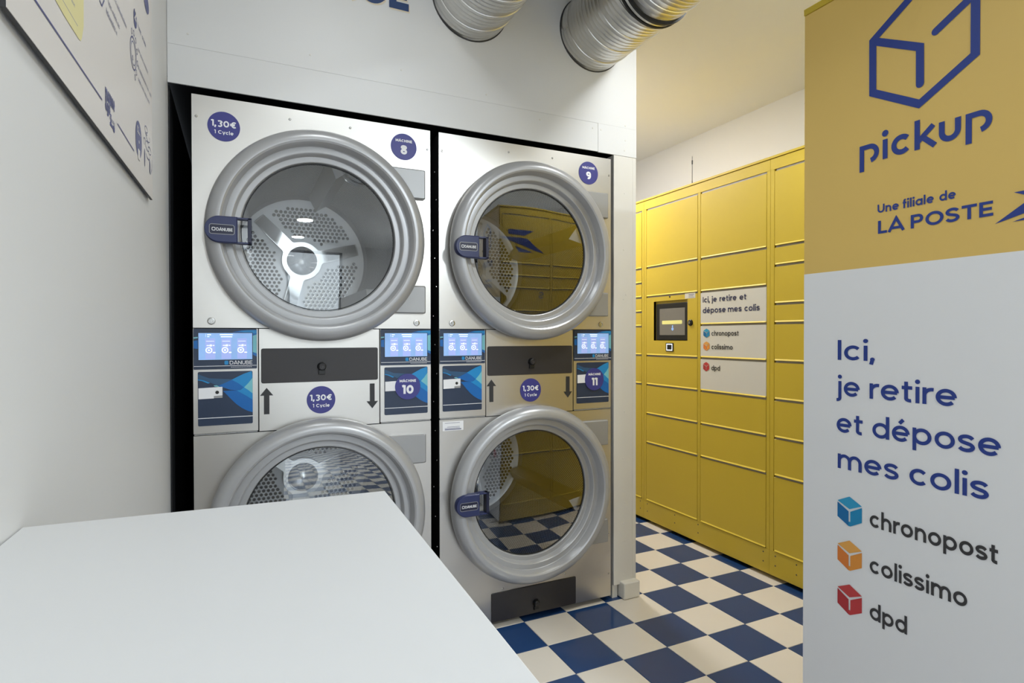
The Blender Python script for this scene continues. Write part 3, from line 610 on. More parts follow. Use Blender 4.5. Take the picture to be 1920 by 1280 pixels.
def drum(F, c, z, rot, root, hubrot):
    R, D0, D1 = .292, -.012, -.70
    n, kk = 96, 10; mb = MB(); vs = []; fs = []; uvs = []
    pitch = 0.0115
    for i in range(n + 1):
        t = 2 * PI * i / n
        for k in range(kk + 1):
            d = D0 + (D1 - D0) * k / kk; vs.append(F.p(c + R * math.cos(t), z + R * math.sin(t), d)); uvs.append((t * R / pitch * (158 * pitch / (2 * PI * R)), d / (pitch * 1.2)))
    for i in range(n):
        for k in range(kk): a = i * (kk + 1) + k; fs.append((a, a + 1, a + kk + 2, a + kk + 1))
    me = bpy.data.meshes.new('drum'); me.from_pydata(vs, [], fs); me.materials.append(PERF)
    ul = me.uv_layers.new(name='UVMap')
    for lp in me.loops: ul.data[lp.index].uv = uvs[lp.vertex_index]
    me.shade_smooth(); dr = bpy.data.objects.new('drum', me); COL.objects.link(dr); attach(dr, root)
    MB().lathe(F, c, z, [(.2590, -.004), (.2600, -.010), (R + .004, -.011)], 96).build('drum_lip', DRUMB, dr, True)
    MB().lathe(F, c, z, [(R, D1 + .03), (R - .012, D1 + .006), (R - .03, D1), (.0005, D1)], 96).build('drum_back', DBACK, dr, True)
    # raised three-armed hub
    pts = []
    for i in range(120):
        t = 2 * PI * i / 120; da = abs(((t - hubrot + PI / 3) % (2 * PI / 3)) - PI / 3)
        arm = .030 / max(math.sin(da), .03) if da < 1.2 else 9
        r = .088
        if arm < 9: r = max(r, min(R - .035, (arm ** 3 + 0) ** (1 / 3)))
        r = max(r, .088 + .05 * math.exp(-(da / .22) ** 2))
        pts.append((c + r * math.cos(t), z + r * math.sin(t)))
    MB().prism(F, pts, D1 - .001, D1 + .022, bev=.008).build('drum_hub', HUBM, dr, True, 50)
    MB().lathe(F, c, z, [(.0005, D1 + .050), (.03, D1 + .046), (.055, D1 + .034), (.066, D1 + .021)], 48).build('hub_dome', HUBM, dr, True)
    # punched fields between the arms
    rim = MB(); hol = MB(); px, pz = .0195, .0169; r = .0068
    for j in range(-19, 20):
        for i in range(-17, 18):
            x = i * px + (px / 2 if j & 1 else 0); y = j * pz; q = math.hypot(x, y)
            if q < .112 or q > R - .045: continue
            t = math.atan2(y, x); da = abs(((t - hubrot + PI / 3) % (2 * PI / 3)) - PI / 3)
            if math.sin(min(da, PI / 2)) * q < .056: continue
            X, Z = c + x, z + y
            rim.lathe(F, X, Z, [(r * 1.3, D1 + .0006), (r * 1.12, D1 + .0030), (r * .94, D1 + .0029)], 8)
            hol.disc(F, X, Z, r * .95, D1 + .0030, 7)
    o = rim.build('hole_rims', DIMP, dr, True, 60); o['kind'] = 'stuff'
    o = hol.build('hole_field', HOLEM, dr); o['kind'] = 'stuff'
    # lifters
    for k in range(3):
        t = hubrot + PI / 3 + 2 * PI * k / 3
        def pp(ang, rr, d): return F.p(c + rr * math.cos(ang), z + rr * math.sin(ang), d)
        v = [pp(t - .16, R, D0 - .03), pp(t + .16, R, D0 - .03), pp(t, R - .055, D0 - .06), pp(t - .16, R, D1 + .02), pp(t + .16, R, D1 + .02), pp(t, R - .055, D1 + .02)]
        l = MB().add(v, [(0, 1, 2), (0, 2, 5, 3), (1, 4, 5, 2), (3, 5, 4)]); l.build('lifter', DRUMB, dr)

def dryer(x0, x1, label, nums, top_price, hubs, foot_label):
    F = DF; c = (x0 + x1) / 2; ZT, ZM, ZC = 1.943, 1.1955, .8485
    root = thing('stacked_dryer', label, 'dryer', (c, YD, 0.02), 'stacked tumble dryers')
    # casing (open box) and feet
    t = .004; cs = MB()
    for s in (x0 + .001, x1 - .001 - t): cs.box((s, YD + .002, .03), (s + t, YD + .92, ZT))
    cs.box((x0 + .001, YD + .002, ZT - t), (x1 - .001, YD + .92, ZT)).box((x0 + .001, YD + .91, .03), (x1 - .001, YD + .92, ZT)).box((x0 + .001, YD + .012, .03), (x1 - .001, YD + .92, .034))
    cs.box((x0 + .003, YD + .02, ZM - .02), (x1 - .003, YD + .88, ZM - .016)).box((x0 + .003, YD + .02, ZC + .01), (x1 - .003, YD + .88, ZC + .014))
    cs.build('casing', BLACK, root)
    for fx in (x0 + .06, x1 - .06):
        for fy in (YD + .07, YD + .84): MB().lathe(Frame((fx, fy, 0), (1, 0, 0), (0, 0, 1), (0, 1, 0)), 0, 0, [(.0, .001), (.024, .001), (.024, .012), (.012, .016), (.012, .031)], 20).build('foot', RUBBER, root)
    up = holed(F, x0, x1, ZM, ZT, c, 1.511, .300, -.003, 0).build('upper_front', STEEL, root)
    lo = holed(F, x0, x1, .021, ZC - .002, c, .525, .300, -.003, 0).build('lower_front', STEEL, root)
    # middle band: two control boxes and a lint panel
    a, b = x0 + .192, x1 - .193; g = .0018
    MB().fbox(F, x0 + .003, x1 - .003, ZC - .004, ZM + .004, -.020, -.012).build('band_backing', BLACK, root)
    pc = MB().fbox(F, x0, a - g, ZC + .0045, ZM - .003, -.012, 0).build('control_box', STEEL, root)
    pm = MB().fbox(F, a + g, b - g, ZC + .001, ZM - .003, -.012, -.0005).build('lint_panel', STEEL, root)
    pr_ = MB().fbox(F, b + g, x1, ZC + .0045, ZM - .003, -.012, 0).build('control_box', STEEL, root)
    for (lo_, hi_), bx_ in (((x0 + .002, a - g - .002), pc), ((b + g + .002, x1 - .002), pr_)):
        k = 6; wseg = (hi_ - lo_) / k; hg = MB()
        for i in range(k): hg.fbox(F, lo_ + wseg * i + .0006, lo_ + wseg * (i + 1) - .0006, ZC + .0002, ZC + .0036, -.004, .0022)
        hg.fbox(F, lo_, hi_, ZC + .0010, ZC + .0026, -.004, .0012)
        hg.build('piano_hinge', HINGE, bx_)
    screen_plate(F, x0 + .001, a - g - .003, x0 + .0155, a - .019, root)
    screen_plate(F, b + g + .001, x1 - .001, b + .0175, x1 - .0155, root)
    coin_plate(F, x0 + .013, a - .0185, root); coin_plate(F, b + .017, x1 - .0135, root)
    pl = MB().prism(F, rrect(c - .195, c + .1945, 1.0095, 1.1265, .006, 4), .0, .004, bev=.0012).build('lint_cover', ANTH, root)
    latch(F, c - .001, 1.062, pl)
    arrow(F, c - .1785, .905, .994, True, root); arrow(F, c + .1745, .906, .996, False, root)
    sticker(F, c - .003, .9455, PRICE, root)
    sticker(F, c + .3045, .980, MACH(nums[1]), root, d=.0070)
    sticker(F, c + (.2935 if top_price else .2775), 1.868, MACH(nums[0]), root, r=.0485)
    if top_price: sticker(F, c - .3025, 1.851, PRICE, root)
    pk = MB().prism(F, rrect(c - .181, c + .2125, .0225, .139, .005, 3), .0, .004, bev=.0012).build('kick_cover', ANTH, root)
    latch(F, c + .0185, .066, pk)
    sw = MB()
    for dx, z in ((-.382, 1.873), (-.101, 1.907), (.1, 1.909), (.384, 1.87), (.384, .30), (-.13, .150), (.16, .160), (.383, .12)): screwhead(sw, F, c + dx, z)
    sw.build('panel_screws', CHROME, root)
    for dx in (-.3425, .3405):
        MB().lathe(F, c + dx, 1.217, [(0, .003), (.004, .003), (.0046, .0015), (.0075, .0015), (.008, .004), (.0105, .0035), (.012, .0003)], 24).build('panel_lock', CHROME, root, True)
    rv = MB(); SF = Frame((x0 + .001, 0, 0), (0, -1, 0), (-1, 0, 0))
    for k in range(14): rv.lathe(SF, -(YD + .035 + .02 * (k % 3)), .35 + .112 * k, [(0, .002), (.0025, .0016), (.003, .0)], 8)
    rv.build('side_rivets', CHROME, root)
    for z, hz, hr in ((1.511, 1.503, hubs[0]), (.525, .5285, hubs[1])):
        door(F, c, z, 0, root, hz); drum(F, c, z, 0, root, hr)
    if foot_label:
        s = MB().fbox(F, -1.1445, -1.060, .803, .839, .0003, .001).build('service_label', INKW, root)
        ll = MB()
        for k, z in enumerate((.832, .817, .812, .806)):
            ll.fbox(F, -1.136 + .01 * (k == 1), -1.075 + .006 * (k == 3), z, z + (.0016 if k != 3 else .004), .001, .0014)
        ll.build('label_print', INKP2, s)
    return root
dryer(-1.981, -1.191, 'stacked steel tumble dryers with machine 8 and 10 stickers, beside the left wall', ('8', '10'), True, (math.radians(135), math.radians(20)), False)
dryer(-1.157, -.368, 'stacked steel tumble dryers with machine 9 and 11 stickers, beside the white post', ('9', '11'), False, (math.radians(200), math.radians(160)), True)

# ================================================================== PARCEL LOCKERS
ZD0, ZD1 = 1.958, 0.142; PITCHM = (ZD0 - ZD1) / 20
def zrow(k): return ZD0 - PITCHM * k
def locker_door(F, a0, a1, k0, k1, parent, mt=YEL):
    """door leaf with a lipped lower edge and the grey strip of the gap above it"""
    z1, z0 = zrow(k0), zrow(k1)
    d = MB().prism(F, [(a0 + .0025, z0 + .005), (a1 - .0025, z0 + .005), (a1 - .0025, z1 - .0110), (a0 + .0025, z1 - .0110)], -.016, .0005, bev=.001).build('locker_door', mt, parent)
    MB().add([F.p(a0 + .008, z0 + .0052, -.004), F.p(a1 - .0025, z0 + .0052, -.004), F.p(a1 - .0025, z0 + .0006, .0045), F.p(a0 + .008, z0 + .0006, .0045),
              F.p(a0 + .008, z0 - .0006, .0035), F.p(a1 - .0025, z0 - .0006, .0035), F.p(a0 + .008, z0 + .0072, .0006), F.p(a1 - .0025, z0 + .0072, .0006)],
             [(0, 1, 5, 4), (4, 5, 2, 3), (3, 2, 7, 6)]).build('door_lip', YEL2, d)
    MB().fbox(F, a0 + .010, a1 - .003, z1 - .0108, z1 - .0012, -.016, -.0030).build('gap_strip', GREY, d)
    return d
def locker_unit(F, a0, a1, depth, cols, label, ztop=2.023, back=0.0, side=None):
    """a0..a1 along the frame; cols = list of (c0, c1, rows)"""
    base = F.p((a0 + a1) / 2, .02, -depth / 2)
    root = thing('parcel_locker', label, 'locker', base, 'yellow parcel lockers')
    fr = MB().fbox(F, a0 + .0008, a1 - .0008, .02, ztop - .0125, -depth, -.0165)
    fr.build('carcass', YEL, root)
    MB().prism(F, [(a0 + .0006, ztop - .012), (a1 - .0006, ztop - .012), (a1 - .0006, ztop), (a0 + .0006, ztop)], -depth - .002, .004, bev=.001).build('top_cap', YEL, root)
    MB().fbox(F, a0 + .0008, a1 - .0008, zrow(0) - .001, ztop - .014, -.018, 0).build('header', YEL, root)
    pl = MB().fbox(F, a0 + .0008, a1 - .0008, .021, zrow(20) - .004, -.018, .001).build('plinth', YEL, root)
    sw = MB()
    for a in (a0 + .035, a0 + (a1 - a0) * .3, (a0 + a1) / 2, a1 - .035):
        for z in (.118, .072): sw.lathe(F, a, z, [(0, .0022), (.003, .002), (.0038, .001)], 10)
    sw.build('plinth_screws', INKG, pl)
    xs = [a0 + .0008] + [v for c in cols for v in (c[0], c[1])] + [a1 - .0008]
    for i in range(0, len(xs), 2):
        MB().prism(F, [(xs[i], zrow(20) - .004), (xs[i + 1], zrow(20) - .004), (xs[i + 1], zrow(0) + .001), (xs[i], zrow(0) + .001)], -.018, .0, bev=.0008).build('stile', YEL, root)
    ds = []
    for c0, c1, rows in cols:
        for k0, k1, mt in rows:
            if mt is None: ds.append(None); continue
            ds.append(locker_door(F, c0, c1, k0, k1, root, mt))
    for fa_ in (a0 + .06, a1 - .06):
        for dd in (-.10, -depth + .06):
            p = F.p(fa_, 0, dd); MB().lathe(Frame((p.x, p.y, 0), (1, 0, 0), (0, 0, 1), (0, 1, 0)), 0, 0, [(0, .001), (.022, .001), (.022, .010), (.010, .014), (.010, .021)], 16).build('foot', RUBBER, root)
    return root, ds
def rows(*ks, white=(), skip=()):
    return [(a, b, (None if (a, b) in skip else PANW if (a, b) in white else YEL)) for a, b in zip(ks, ks[1:])]
# frame coordinate along the wall bank is -Y
S0, S1, S2 = -1.0205, -0.0705, 0.4300
DEPTH = .62
locker_unit(LF, -1.520, S0, DEPTH, [(-1.500, -1.0425, rows(0, 4, 5, 6, 7, 8, 10, 12, 20))], 'yellow parcel locker column partly hidden behind the white post, left of the touchscreen')
root1, ds1 = locker_unit(LF, S0, S1, DEPTH, [(-.9995, -.5520, rows(0, 4, 6, 10, 12, 14, 16, 20, skip=((6, 10),))),
                                           (-.5325, -.0900, rows(0, 4, 6, 8, 10, 12, 14, 16, 20, white=((6, 8), (8, 10), (10, 12))))],
                         'yellow parcel locker with touchscreen and three white printed doors')
locker_unit(LF, S1, S2, DEPTH, [(-.0480, .4100, rows(0, 4, 5, 7, 8, 10, 12, 14, 16, 20))], 'yellow parcel locker column right of the white printed doors')
# --- touchscreen field of the middle unit
F = LF; c0, c1 = -.9995, -.5520; z1, z0 = zrow(6), zrow(10)
ra0, ra1, rb0, rb1 = -.926, -.632, 1.139, 1.376
tp = MB()
tp.fbox(F, c0 + .0025, ra0, z0 + .005, z1 - .0095, -.016, .0005).fbox(F, ra1, c1 - .0025, z0 + .005, z1 - .0095, -.016, .0005)
tp.fbox(F, ra0, ra1, rb1, z1 - .0095, -.016, .0005).fbox(F, ra0, ra1, z0 + .005, rb0, -.016, .0005)
tpo = tp.build('terminal_panel', YEL, root1)
rc = MB(); DR = -.016
rc.add([F.p(ra0, rb0, 0), F.p(ra1, rb0, 0), F.p(ra1, rb1, 0), F.p(ra0, rb1, 0), F.p(ra0, rb0, DR), F.p(ra1, rb0, DR), F.p(ra1, rb1, DR), F.p(ra0, rb1, DR)],
       [(0, 1, 5, 4), (1, 2, 6, 5), (2, 3, 7, 6), (3, 0, 4, 7), (4, 5, 6, 7)])
rc.build('terminal_recess', YEL, tpo)
MB().add([F.p(c0 + .008, z0 + .0052, -.004), F.p(c1 - .0025, z0 + .0052, -.004), F.p(c1 - .0025, z0 + .0006, .0045), F.p(c0 + .008, z0 + .0006, .0045), F.p(c0 + .008, z0 + .0072, .0006), F.p(c1 - .0025, z0 + .0072, .0006)],
         [(0, 1, 2, 3), (3, 2, 5, 4)]).build('door_lip', YEL2, tpo)
MB().fbox(F, c0 + .010, c1 - .003, z1 - .0108, z1 - .0012, -.016, -.0030).build('gap_strip', GREY, tpo)
ba0, ba1, bb0, bb1 = ra0 + .016, ra1 - .002, rb0 + .003, rb1 - .016
sco = MB().prism(F, rrect(ba0, ba1, bb0, bb1, .008, 4), DR, -.004, bev=.002).build('touchscreen', PUREB, root1)
sa0, sa1, sb0, sb1 = ba0 + .034, ba1 - .024, bb0 + .030, bb1 - .030
MB().fbox(F, sa0, sa1, sb0, sb1, -.005, -.0034).build('screen_picture', DARKSC, sco)
MB().prism(F, rrect(sa0 + .022, sa1 - .022, sb0 + .064, sb0 + .086, .006, 4), -.0034, -.0026).build('screen_button', LITYEL, sco)
MB().disc(F, (sa0 + sa1) / 2 + .006, sb0 + .036, .010, -.0028, 14).disc(F, (sa0 + sa1) / 2 + .006, sb0 + .052, .006, -.0028, 12).build('screen_icon', SCRB, sco)
rd = MB().fbox(F, -.812, -.748, 1.0755, 1.1255, .0, .004).build('code_reader', PUREB, root1)
MB().ribbon(F, [(-.803, 1.083), (-.757, 1.083), (-.757, 1.118), (-.803, 1.118)], .006, .0046, True).build('reader_frame', SCRW, rd)
MB().lathe(F, -.606, 1.241, [(0, .012), (.006, .012), (.0075, .010), (.014, .010), (.017, .007), (.018, .0)], 28).build('terminal_lock', PUREB, root1, True)
MB().lathe(F, -.606, 1.241, [(.003, .0128), (.0065, .0128)], 16).build('key_face', CHROME, root1)
MB().lathe(F, -.781, 1.399, [(0, .003), (.004, .003), (.0065, .0006)], 20).build('camera_lens', PUREB, root1)
lb = MB().fbox(F, -.653, -.570, 1.379, 1.4095, .0005, .0012).build('terminal_label', PANW, root1)
MB().fbox(F, -.622, -.580, 1.398, 1.402, .0012, .0016).fbox(F, -.622, -.586, 1.390, 1.393, .0012, .0016).fbox(F, -.622, -.578, 1.383, 1.385, .0012, .0016).build('label_print', INKP2, lb)
# --- print on the white doors
doors_b = [d for d in ds1[7:]]
wd = [d for d in ds1 if d is not None and d.data.materials[0].name == 'white_locker_panel']
def q(F, x, y, ox, oy, k): return F.q(ox + x / k, oy + y / k)
def fit(name, F, s, pl, prr, xh_px, mt, parent, w=.11, track=.085):
    """pl, prr: baseline pixels left / right on the face; xh_px: a point at the left on the x-height (or cap) line"""
    a, b = F.q(*pl); a2, b2 = F.q(*prr)
    return a, a2 - a, b, b2
k = 6.74
def wline(s, x0, x1, yb, parent, mt, size, w=.13):
    a, _ = q(LF, x0, yb, 1300, 530, k); a1, b = q(LF, x1, yb, 1300, 530, k); a, b = q(LF, x0, yb, 1300, 530, k)
    a1, _ = q(LF, x1, yb, 1300, 530, k)
    return lettering('lettering', LF, s, a, b, size, mt, parent, d=.0018, w=w, width=a1 - a)
wline('Ici, je retire et', 122, 680, 250, wd[0], INKL, .0415)
wline('dépose mes colis', 122, 850, 385, wd[0], INKL, .043)
wline('chronopost', 232, 576, 668, wd[1], INKG, .036)
wline('colissimo', 232, 500, 838, wd[1], INKG, .036)
wline('dpd', 230, 340, 1103, wd[2], INKG, .036)
def cube(F, a0, a1, b0, b1, m3, parent, d=.0018):
    """isometric parcel: top, left and right faces parted by white lines"""
    c = (a0 + a1) / 2; H = b1 - b0; t = b0 + H * .76; mid = b0 + H * .52
    e = H * .030
    r = MB().flat(F, [(c, b1), (a1, t + e * .6), (c, mid + 2 * e), (a0, t + e * .6)], d).build('parcel_mark', m3[1], parent)
    MB().flat(F, [(a0, t - e), (c - e, mid - e * .6), (c - e, b0 + e * .4), (a0, b0 + H * .24)], d).build('parcel_mark', m3[2], parent)
    MB().flat(F, [(a1, t - e), (c + e, mid - e * .6), (c + e, b0 + e * .4), (a1, b0 + H * .24)], d).build('parcel_mark', m3[0], parent)
    MB().flat(F, [(c - e, b0 + e * .4), (c + e, b0 + e * .4), (c + e, b0 + H * .16), (c - e, b0 + H * .16)], d).build('parcel_mark', m3[0], parent)
for (xa, xb, ya, yb, mm, pp) in ((130, 208, 578, 697, (CB, CB2, CB3), wd[1]), (130, 208, 740, 860, (CO, CO2, CO3), wd[1]), (127, 204, 1000, 1120, (CR, CR2, CR3), wd[2])):
    a0, b0 = q(LF, xa, yb, 1300, 530, k); a1, _ = q(LF, xb, yb, 1300, 530, k); _, b1 = q(LF, (xa + xb) / 2, ya, 1300, 530, k)
    cube(LF, a0, a1, b0 + .002, b1, mm, pp)
# --- antenna on top of the lockers
an = thing('antenna', 'thin upright antenna standing on top of the touchscreen locker', 'antenna', (XL + .02, .629, 2.023))
AF = Frame((XL + .03, .629, 2.0235), (1, 0, 0), (0, 0, 1), (0, 1, 0))
MB().lathe(AF, 0, 0, [(0, .0), (.008, .0), (.008, .006), (.003, .012), (.0018, .03), (.0016, .16), (.0, .168)], 12).build('rod', INKG, an, True)
MB().lathe(AF, 0, 0, [(.0035, .118), (.0035, .140)], 10).build('sleeve', PUREB, an)

# ================================================================== SECOND LOCKER BANK (its printed side faces the room)
FF = Frame((0, -.847, 0), (-1, 0, 0), (0, 1, 0))       # faces the dryers, reading direction -X
rk = rows(0, 4, 5, 6, 8, 10, 12, 14, 16, 20)
root2, ds2 = locker_unit(FF, -.459, .4865, .56, [(-.438, .032, rk), (.052, .466, rk)], 'yellow parcel locker with a large printed side panel, nearest the camera')
# bird emblem on the upper door facing the dryers, coordinates measured in the glass reflection
MIR = Frame((0, 2 * YD + .847, 0), (1, 0, 0), (0, -1, 0))
BIRD = [[(407, 585), (425, 583), (585, 598), (520, 628), (410, 615)], [(345, 630), (480, 640), (540, 650), (655, 748), (440, 668)], [(455, 697), (590, 745), (480, 735)]]
for poly in BIRD:
    pts = [q(MIR, x, y, 800, 220, 2.909) for x, y in poly]
    MB().flat(FF, [(-a, b) for a, b in pts], .0018).build('bird_emblem', INKN, ds2[9])
lettering('lettering', FF, 'S', .115, 1.335, .075, INKN, ds2[11], d=.0018, w=.12)
# printed side
b0y, b1y = .8475, 1.43                                  # along -Y
sp = MB().fbox(BF, b0y, b1y, 1.329, 2.008, .0, .003).build('side_film_yellow', BANY, root2)
sw_ = MB().fbox(BF, b0y, b1y, .022, 1.329, .0, .003).build('side_film_white', BANW, root2)
MB().fbox(BF, b0y - .0005, b1y, 2.009, 2.0245, .0, .006).build('side_top_edge', YEL, root2)
DB = .0042
kt = 2.462
def Q1(x, y): return q(BF, x, y, 1500, 0, kt)
def Q2(x, y): return q(BF, x, y, 1500, 600, 1.883)
def bline(QQ, s, x0, x1, yb, size, mt, par, w=.1, track=.085):
    a, b = QQ(x0, yb); a1, _ = QQ(x1, yb)
    return lettering('lettering', BF, s, a, b, size, mt, par, d=DB, w=w, width=a1 - a, track=track)
def hpx(QQ, x, y0, y1): return QQ(x, y1)[1] - QQ(x, y0)[1]
S = hpx(Q2, 146, 140, 70) / CAPH
for s, x0, x1, xb, yb in (('Ici,', 137, 268, 145, 140), ('je retire', 139, 570, 195, 271), ('et dépose', 133, 727, 160, 397), ('mes colis', 137, 683, 150, 523)):
    a, _ = Q2(x0, yb); a1, _ = Q2(x1, yb); _, b = Q2(xb, yb)
    lettering('lettering', BF, s, a, b, S, INKN, sw_, d=DB, w=.112, width=a1 - a)
S3 = hpx(Q2, 272, 735, 690) / XH * .96
for s, x0, x1, xb, yb in (('chronopost', 250, 705, 266, 731), ('colissimo', 250, 595, 268, 894), ('dpd', 250, 382, 264, 1057)):
    a, _ = Q2(x0, yb); a1, _ = Q2(x1, yb); _, b = Q2(xb, yb)
    lettering('lettering', BF, s, a, b, S3, INKG, sw_, d=DB, w=.125, width=a1 - a)
for ya, yb, mm in ((622, 728, (CB, CB2, CB3)), (777, 884, (CO, CO2, CO3)), (932, 1040, (CR, CR2, CR3))):
    a0, _ = Q2(136, yb); a1, b0 = Q2(222, yb); _, b1 = Q2(179, ya); _, b0 = Q2(179, yb)
    cube(BF, a0, a1, b0, b1, mm, sw_, d=DB)
# open parcel outline
st = .5 * (abs(Q1(325, 300)[0] - Q1(357, 300)[0]) + abs(hpx(Q1, 450, 470, 435)))
lg = MB()
ptsA = [Q1(632, 146), Q1(822, -36)]
lg.ribbon(BF, ptsA, st, DB); lg.disc(BF, *ptsA[0], st / 2, DB, 16)
out = [Q1(341, 190), Q1(341, 430), Q1(555, 481), Q1(814, 250), Q1(814, -30)]
top = (Q1(560, -70)); outc = [Q1(341, 190), Q1(341, 430), Q1(555, 481), Q1(814, 250), (Q1(814, 250)[0], Q1(814, -60)[1]), (Q1(560, 0)[0], Q1(560, -60)[1])]
lg.ribbon(BF, outc, st, DB, True)
for p in outc: lg.disc(BF, *p, st / 2, DB, 16)
inn = [Q1(341, 192), Q1(559, 219), Q1(559, 388)]
lg.ribbon(BF, inn, st, DB); lg.disc(BF, *inn[2], st / 2, DB, 16)
lg.build('parcel_outline', INKN, sp)
a, _ = Q1(280, 735); a1, _ = Q1(893, 640); _, b = Q1(393, 735)
S4 = hpx(Q1, 393, 735, 645) / XH
lettering('lettering', BF, 'ƥickʊƥ', a, b, S4, INKN, sp, d=DB, w=.135, width=a1 - a, track=.10)
a, b = Q1(363, 985); a1, _ = Q1(730, 915)
lettering('lettering', BF, 'Une filiale de', a, b, hpx(Q1, 372, 984, 945) / CAPH, INKN, sp, d=DB, w=.14, width=a1 - a)
a, b = Q1(365, 1080); a1, _ = Q1(908, 1000)
lettering('lettering', BF, 'LA POSTE', a, b, hpx(Q1, 368, 1080, 1021) / CAPH, INKN, sp, d=DB, w=.14, width=a1 - a)
tipa, tipb = Q1(905, 1035); sla, slb = Q1(985, 890)
rt, rs = q(MIR, 655, 748, 800, 220, 2.909), q(MIR, 585, 598, 800, 220, 2.909)
kb = (slb - tipb) / (rs[1] - rt[1])
for poly in BIRD:
    pts = [q(MIR, x, y, 800, 220, 2.909) for x, y in poly]
    MB().flat(BF, [(tipa - (p[0] - rt[0]) * kb, tipb + (p[1] - rt[1]) * kb) for p in pts], DB).build('bird_emblem', INKN, sp)

# ================================================================== VENT DUCTS
def duct(cx, cz, R, label, gaskets):
    t = thing('vent_duct', label, 'duct', (cx, YD, cz - R), 'spiral vent ducts')
    n = 56; pitch = .105; prof = [(0, 0), (.016, .0030), (.040, .0030), (.056, 0), (.26, 0), (.28, .0009), (.30, 0), (.45, 0), (.47, .0009), (.49, 0), (.64, 0), (.66, .0009), (.68, 0), (.84, 0), (.86, .0009), (.88, 0)]
    L = YD - (YB + .0); vs = []; turns = int(1.9 / pitch) ; fs = []
    ys = [(k + f) * pitch for k in range(turns) for f, _ in prof]; rs = [b for k in range(turns) for _, b in prof]
    for i in range(n):
        a = 2 * PI * i / n; sh = pitch * i / n
        col = [(max(0, y - pitch + sh), r) for y, r in zip(ys, rs)]
        for y, r in col: vs.append((cx + (R + r) * math.cos(a), YD - y, cz + (R + r) * math.sin(a)))
    K = len(ys)
    for i in range(n):
        j = (i + 1) % n
        for k in range(K - 1):
            if j: fs.append((i * K + k, j * K + k, j * K + k + 1, i * K + k + 1))
            else:
                k2 = k - len(prof)
                if k2 >= 0: fs.append((i * K + k2, k, k + 1, i * K + k2 + 1))
                else: pass
    MB().add(vs, fs).build('duct_pipe', GALV, t, True, 40)
    DFr = Frame((cx, YD, cz), (1, 0, 0), (0, -1, 0))
    MB().lathe(DFr, 0, 0, [(R + .0045, .0003), (R + .0045, .0016), (R - .002, .0016)], 56).build('cut_edge', INKG, t)
    for g in gaskets:
        MB().lathe(DFr, 0, 0, [(R, g - .006), (R + .007, g - .005), (R + .008, g), (R + .007, g + .005), (R, g + .006)], 56).build('gasket', RUBBER, t, True)
        MB().lathe(DFr, 0, 0, [(R + .001, g + .006), (R + .0045, g + .008), (R + .0045, g + .020), (R + .001, g + .022)], 56).build('coupling', GALV, t, True)
        MB().lathe(DFr, 0, 0, [(R, g + .022), (R + .009, g + .023), (R + .010, g + .029), (R + .009, g + .035), (R, g + .036)], 56).build('gasket', RUBBER, t, True)
    # elbow up through the ceiling at the near end
    el = MB(); ye = YD - 1.78; m_ = 10; vs = []; fs = []
    for i in range(m_ + 1):
        th = PI / 2 * i / m_; rb = .20
        cy = ye - rb * math.sin(th); cz2 = cz + rb * (1 - math.cos(th))
        for j in range(40):
            a = 2 * PI * j / 40; u = (R + .002) * math.cos(a); v = (R + .002) * math.sin(a)
            vs.append((cx + u, cy + v * math.sin(th), cz2 + v * math.cos(th)))
    for i in range(m_):
        for j in range(40): fs.append((i * 40 + j, i * 40 + (j + 1) % 40, (i + 1) * 40 + (j + 1) % 40, (i + 1) * 40 + j))
    el.add(vs, fs).build('elbow', GALV, t, True)
duct(-1.025, 2.474, .155, 'spiral galvanised vent duct leaving the wall above machine 8', [])
duct(-.467, 2.465, .155, 'spiral galvanised vent duct with black gaskets above machine 9', [.40])

# ================================================================== WALL SIGN
ws = thing('wall_sign', 'navy cut-out capital letters with cream edges high on the boarding', 'sign', (-1.6, YD, 2.37))
S_, D_, L_ = text_layout('SÉCHAGE', .19)
size = .0735 / .51; right = -1.272; x = right - L_ * size
for ch in 'SÉCHAGE':
    st_, dd_, adv = glyph(ch, .19)
    g = Frame(DF.p(x, 2.370, 0), DF.ex * size, DF.n, DF.ez * size)
    mbk = MB(); mbf = MB()
    for pts, cl in st_: mbf.ribbon(g, pts, .19, .0016, cl)
    g2 = Frame(DF.p(x + .0035, 2.3655, 0), DF.ex * size, DF.n, DF.ez * size)
    for pts, cl in st_: mbk.ribbon(g2, pts, .20, .0008, cl)
    lo = mbf.build('letter', SIGN, ws); mbk.build('letter_edge', CREAM, lo)
    x += (adv + .085) * size

# ================================================================== POSTER ON THE LEFT WALL
pb = thing('poster_board', 'printed instruction poster board on spacers on the left wall', 'poster', tuple(W0 + WD * -.86 + Vector((0, 0, 1.506))))
ps0, pz0 = PF.q(12.5, 13); ps1 = PF.q(285, 200)[0]; pz1 = 2.17
bd = MB().fbox(PF, ps0, ps1, pz0, pz1, -.0006, 0).build('board', POST, pb)
MB().fbox(PF, ps0 - .0006, ps1 + .0006, pz0 - .0006, pz1 + .0006, -.0058, -.0006).build('board_backing', POSTE, pb)
for s, z in ((ps0 + .05, pz0 + .05), (ps1 - .05, pz0 + .05), (ps0 + .05, pz1 - .05), (ps1 - .05, pz1 - .05)):
    MB().lathe(PF, s, z, [(.012, -.0108), (.012, -.0058)], 16).build('spacer', HINGE, pb)
def pq(u, v): return PF.q(u, v)
ink = MB(); DP = .0006
ink.ribbon(PF, [pq(63, -3), pq(191, 187)], .0032, DP); ink.ribbon(PF, [pq(220, 232), pq(251, 283)], .0032, DP)
ink.build('rule_print', INKP, bd)
MB().flat(PF, [pq(100, -6), pq(120, 30), pq(147, 73), pq(151, 77), pq(153, 70), pq(156, 50), pq(156, -6)], DP).build('tint_print', POSTY, bd)
tx = MB()
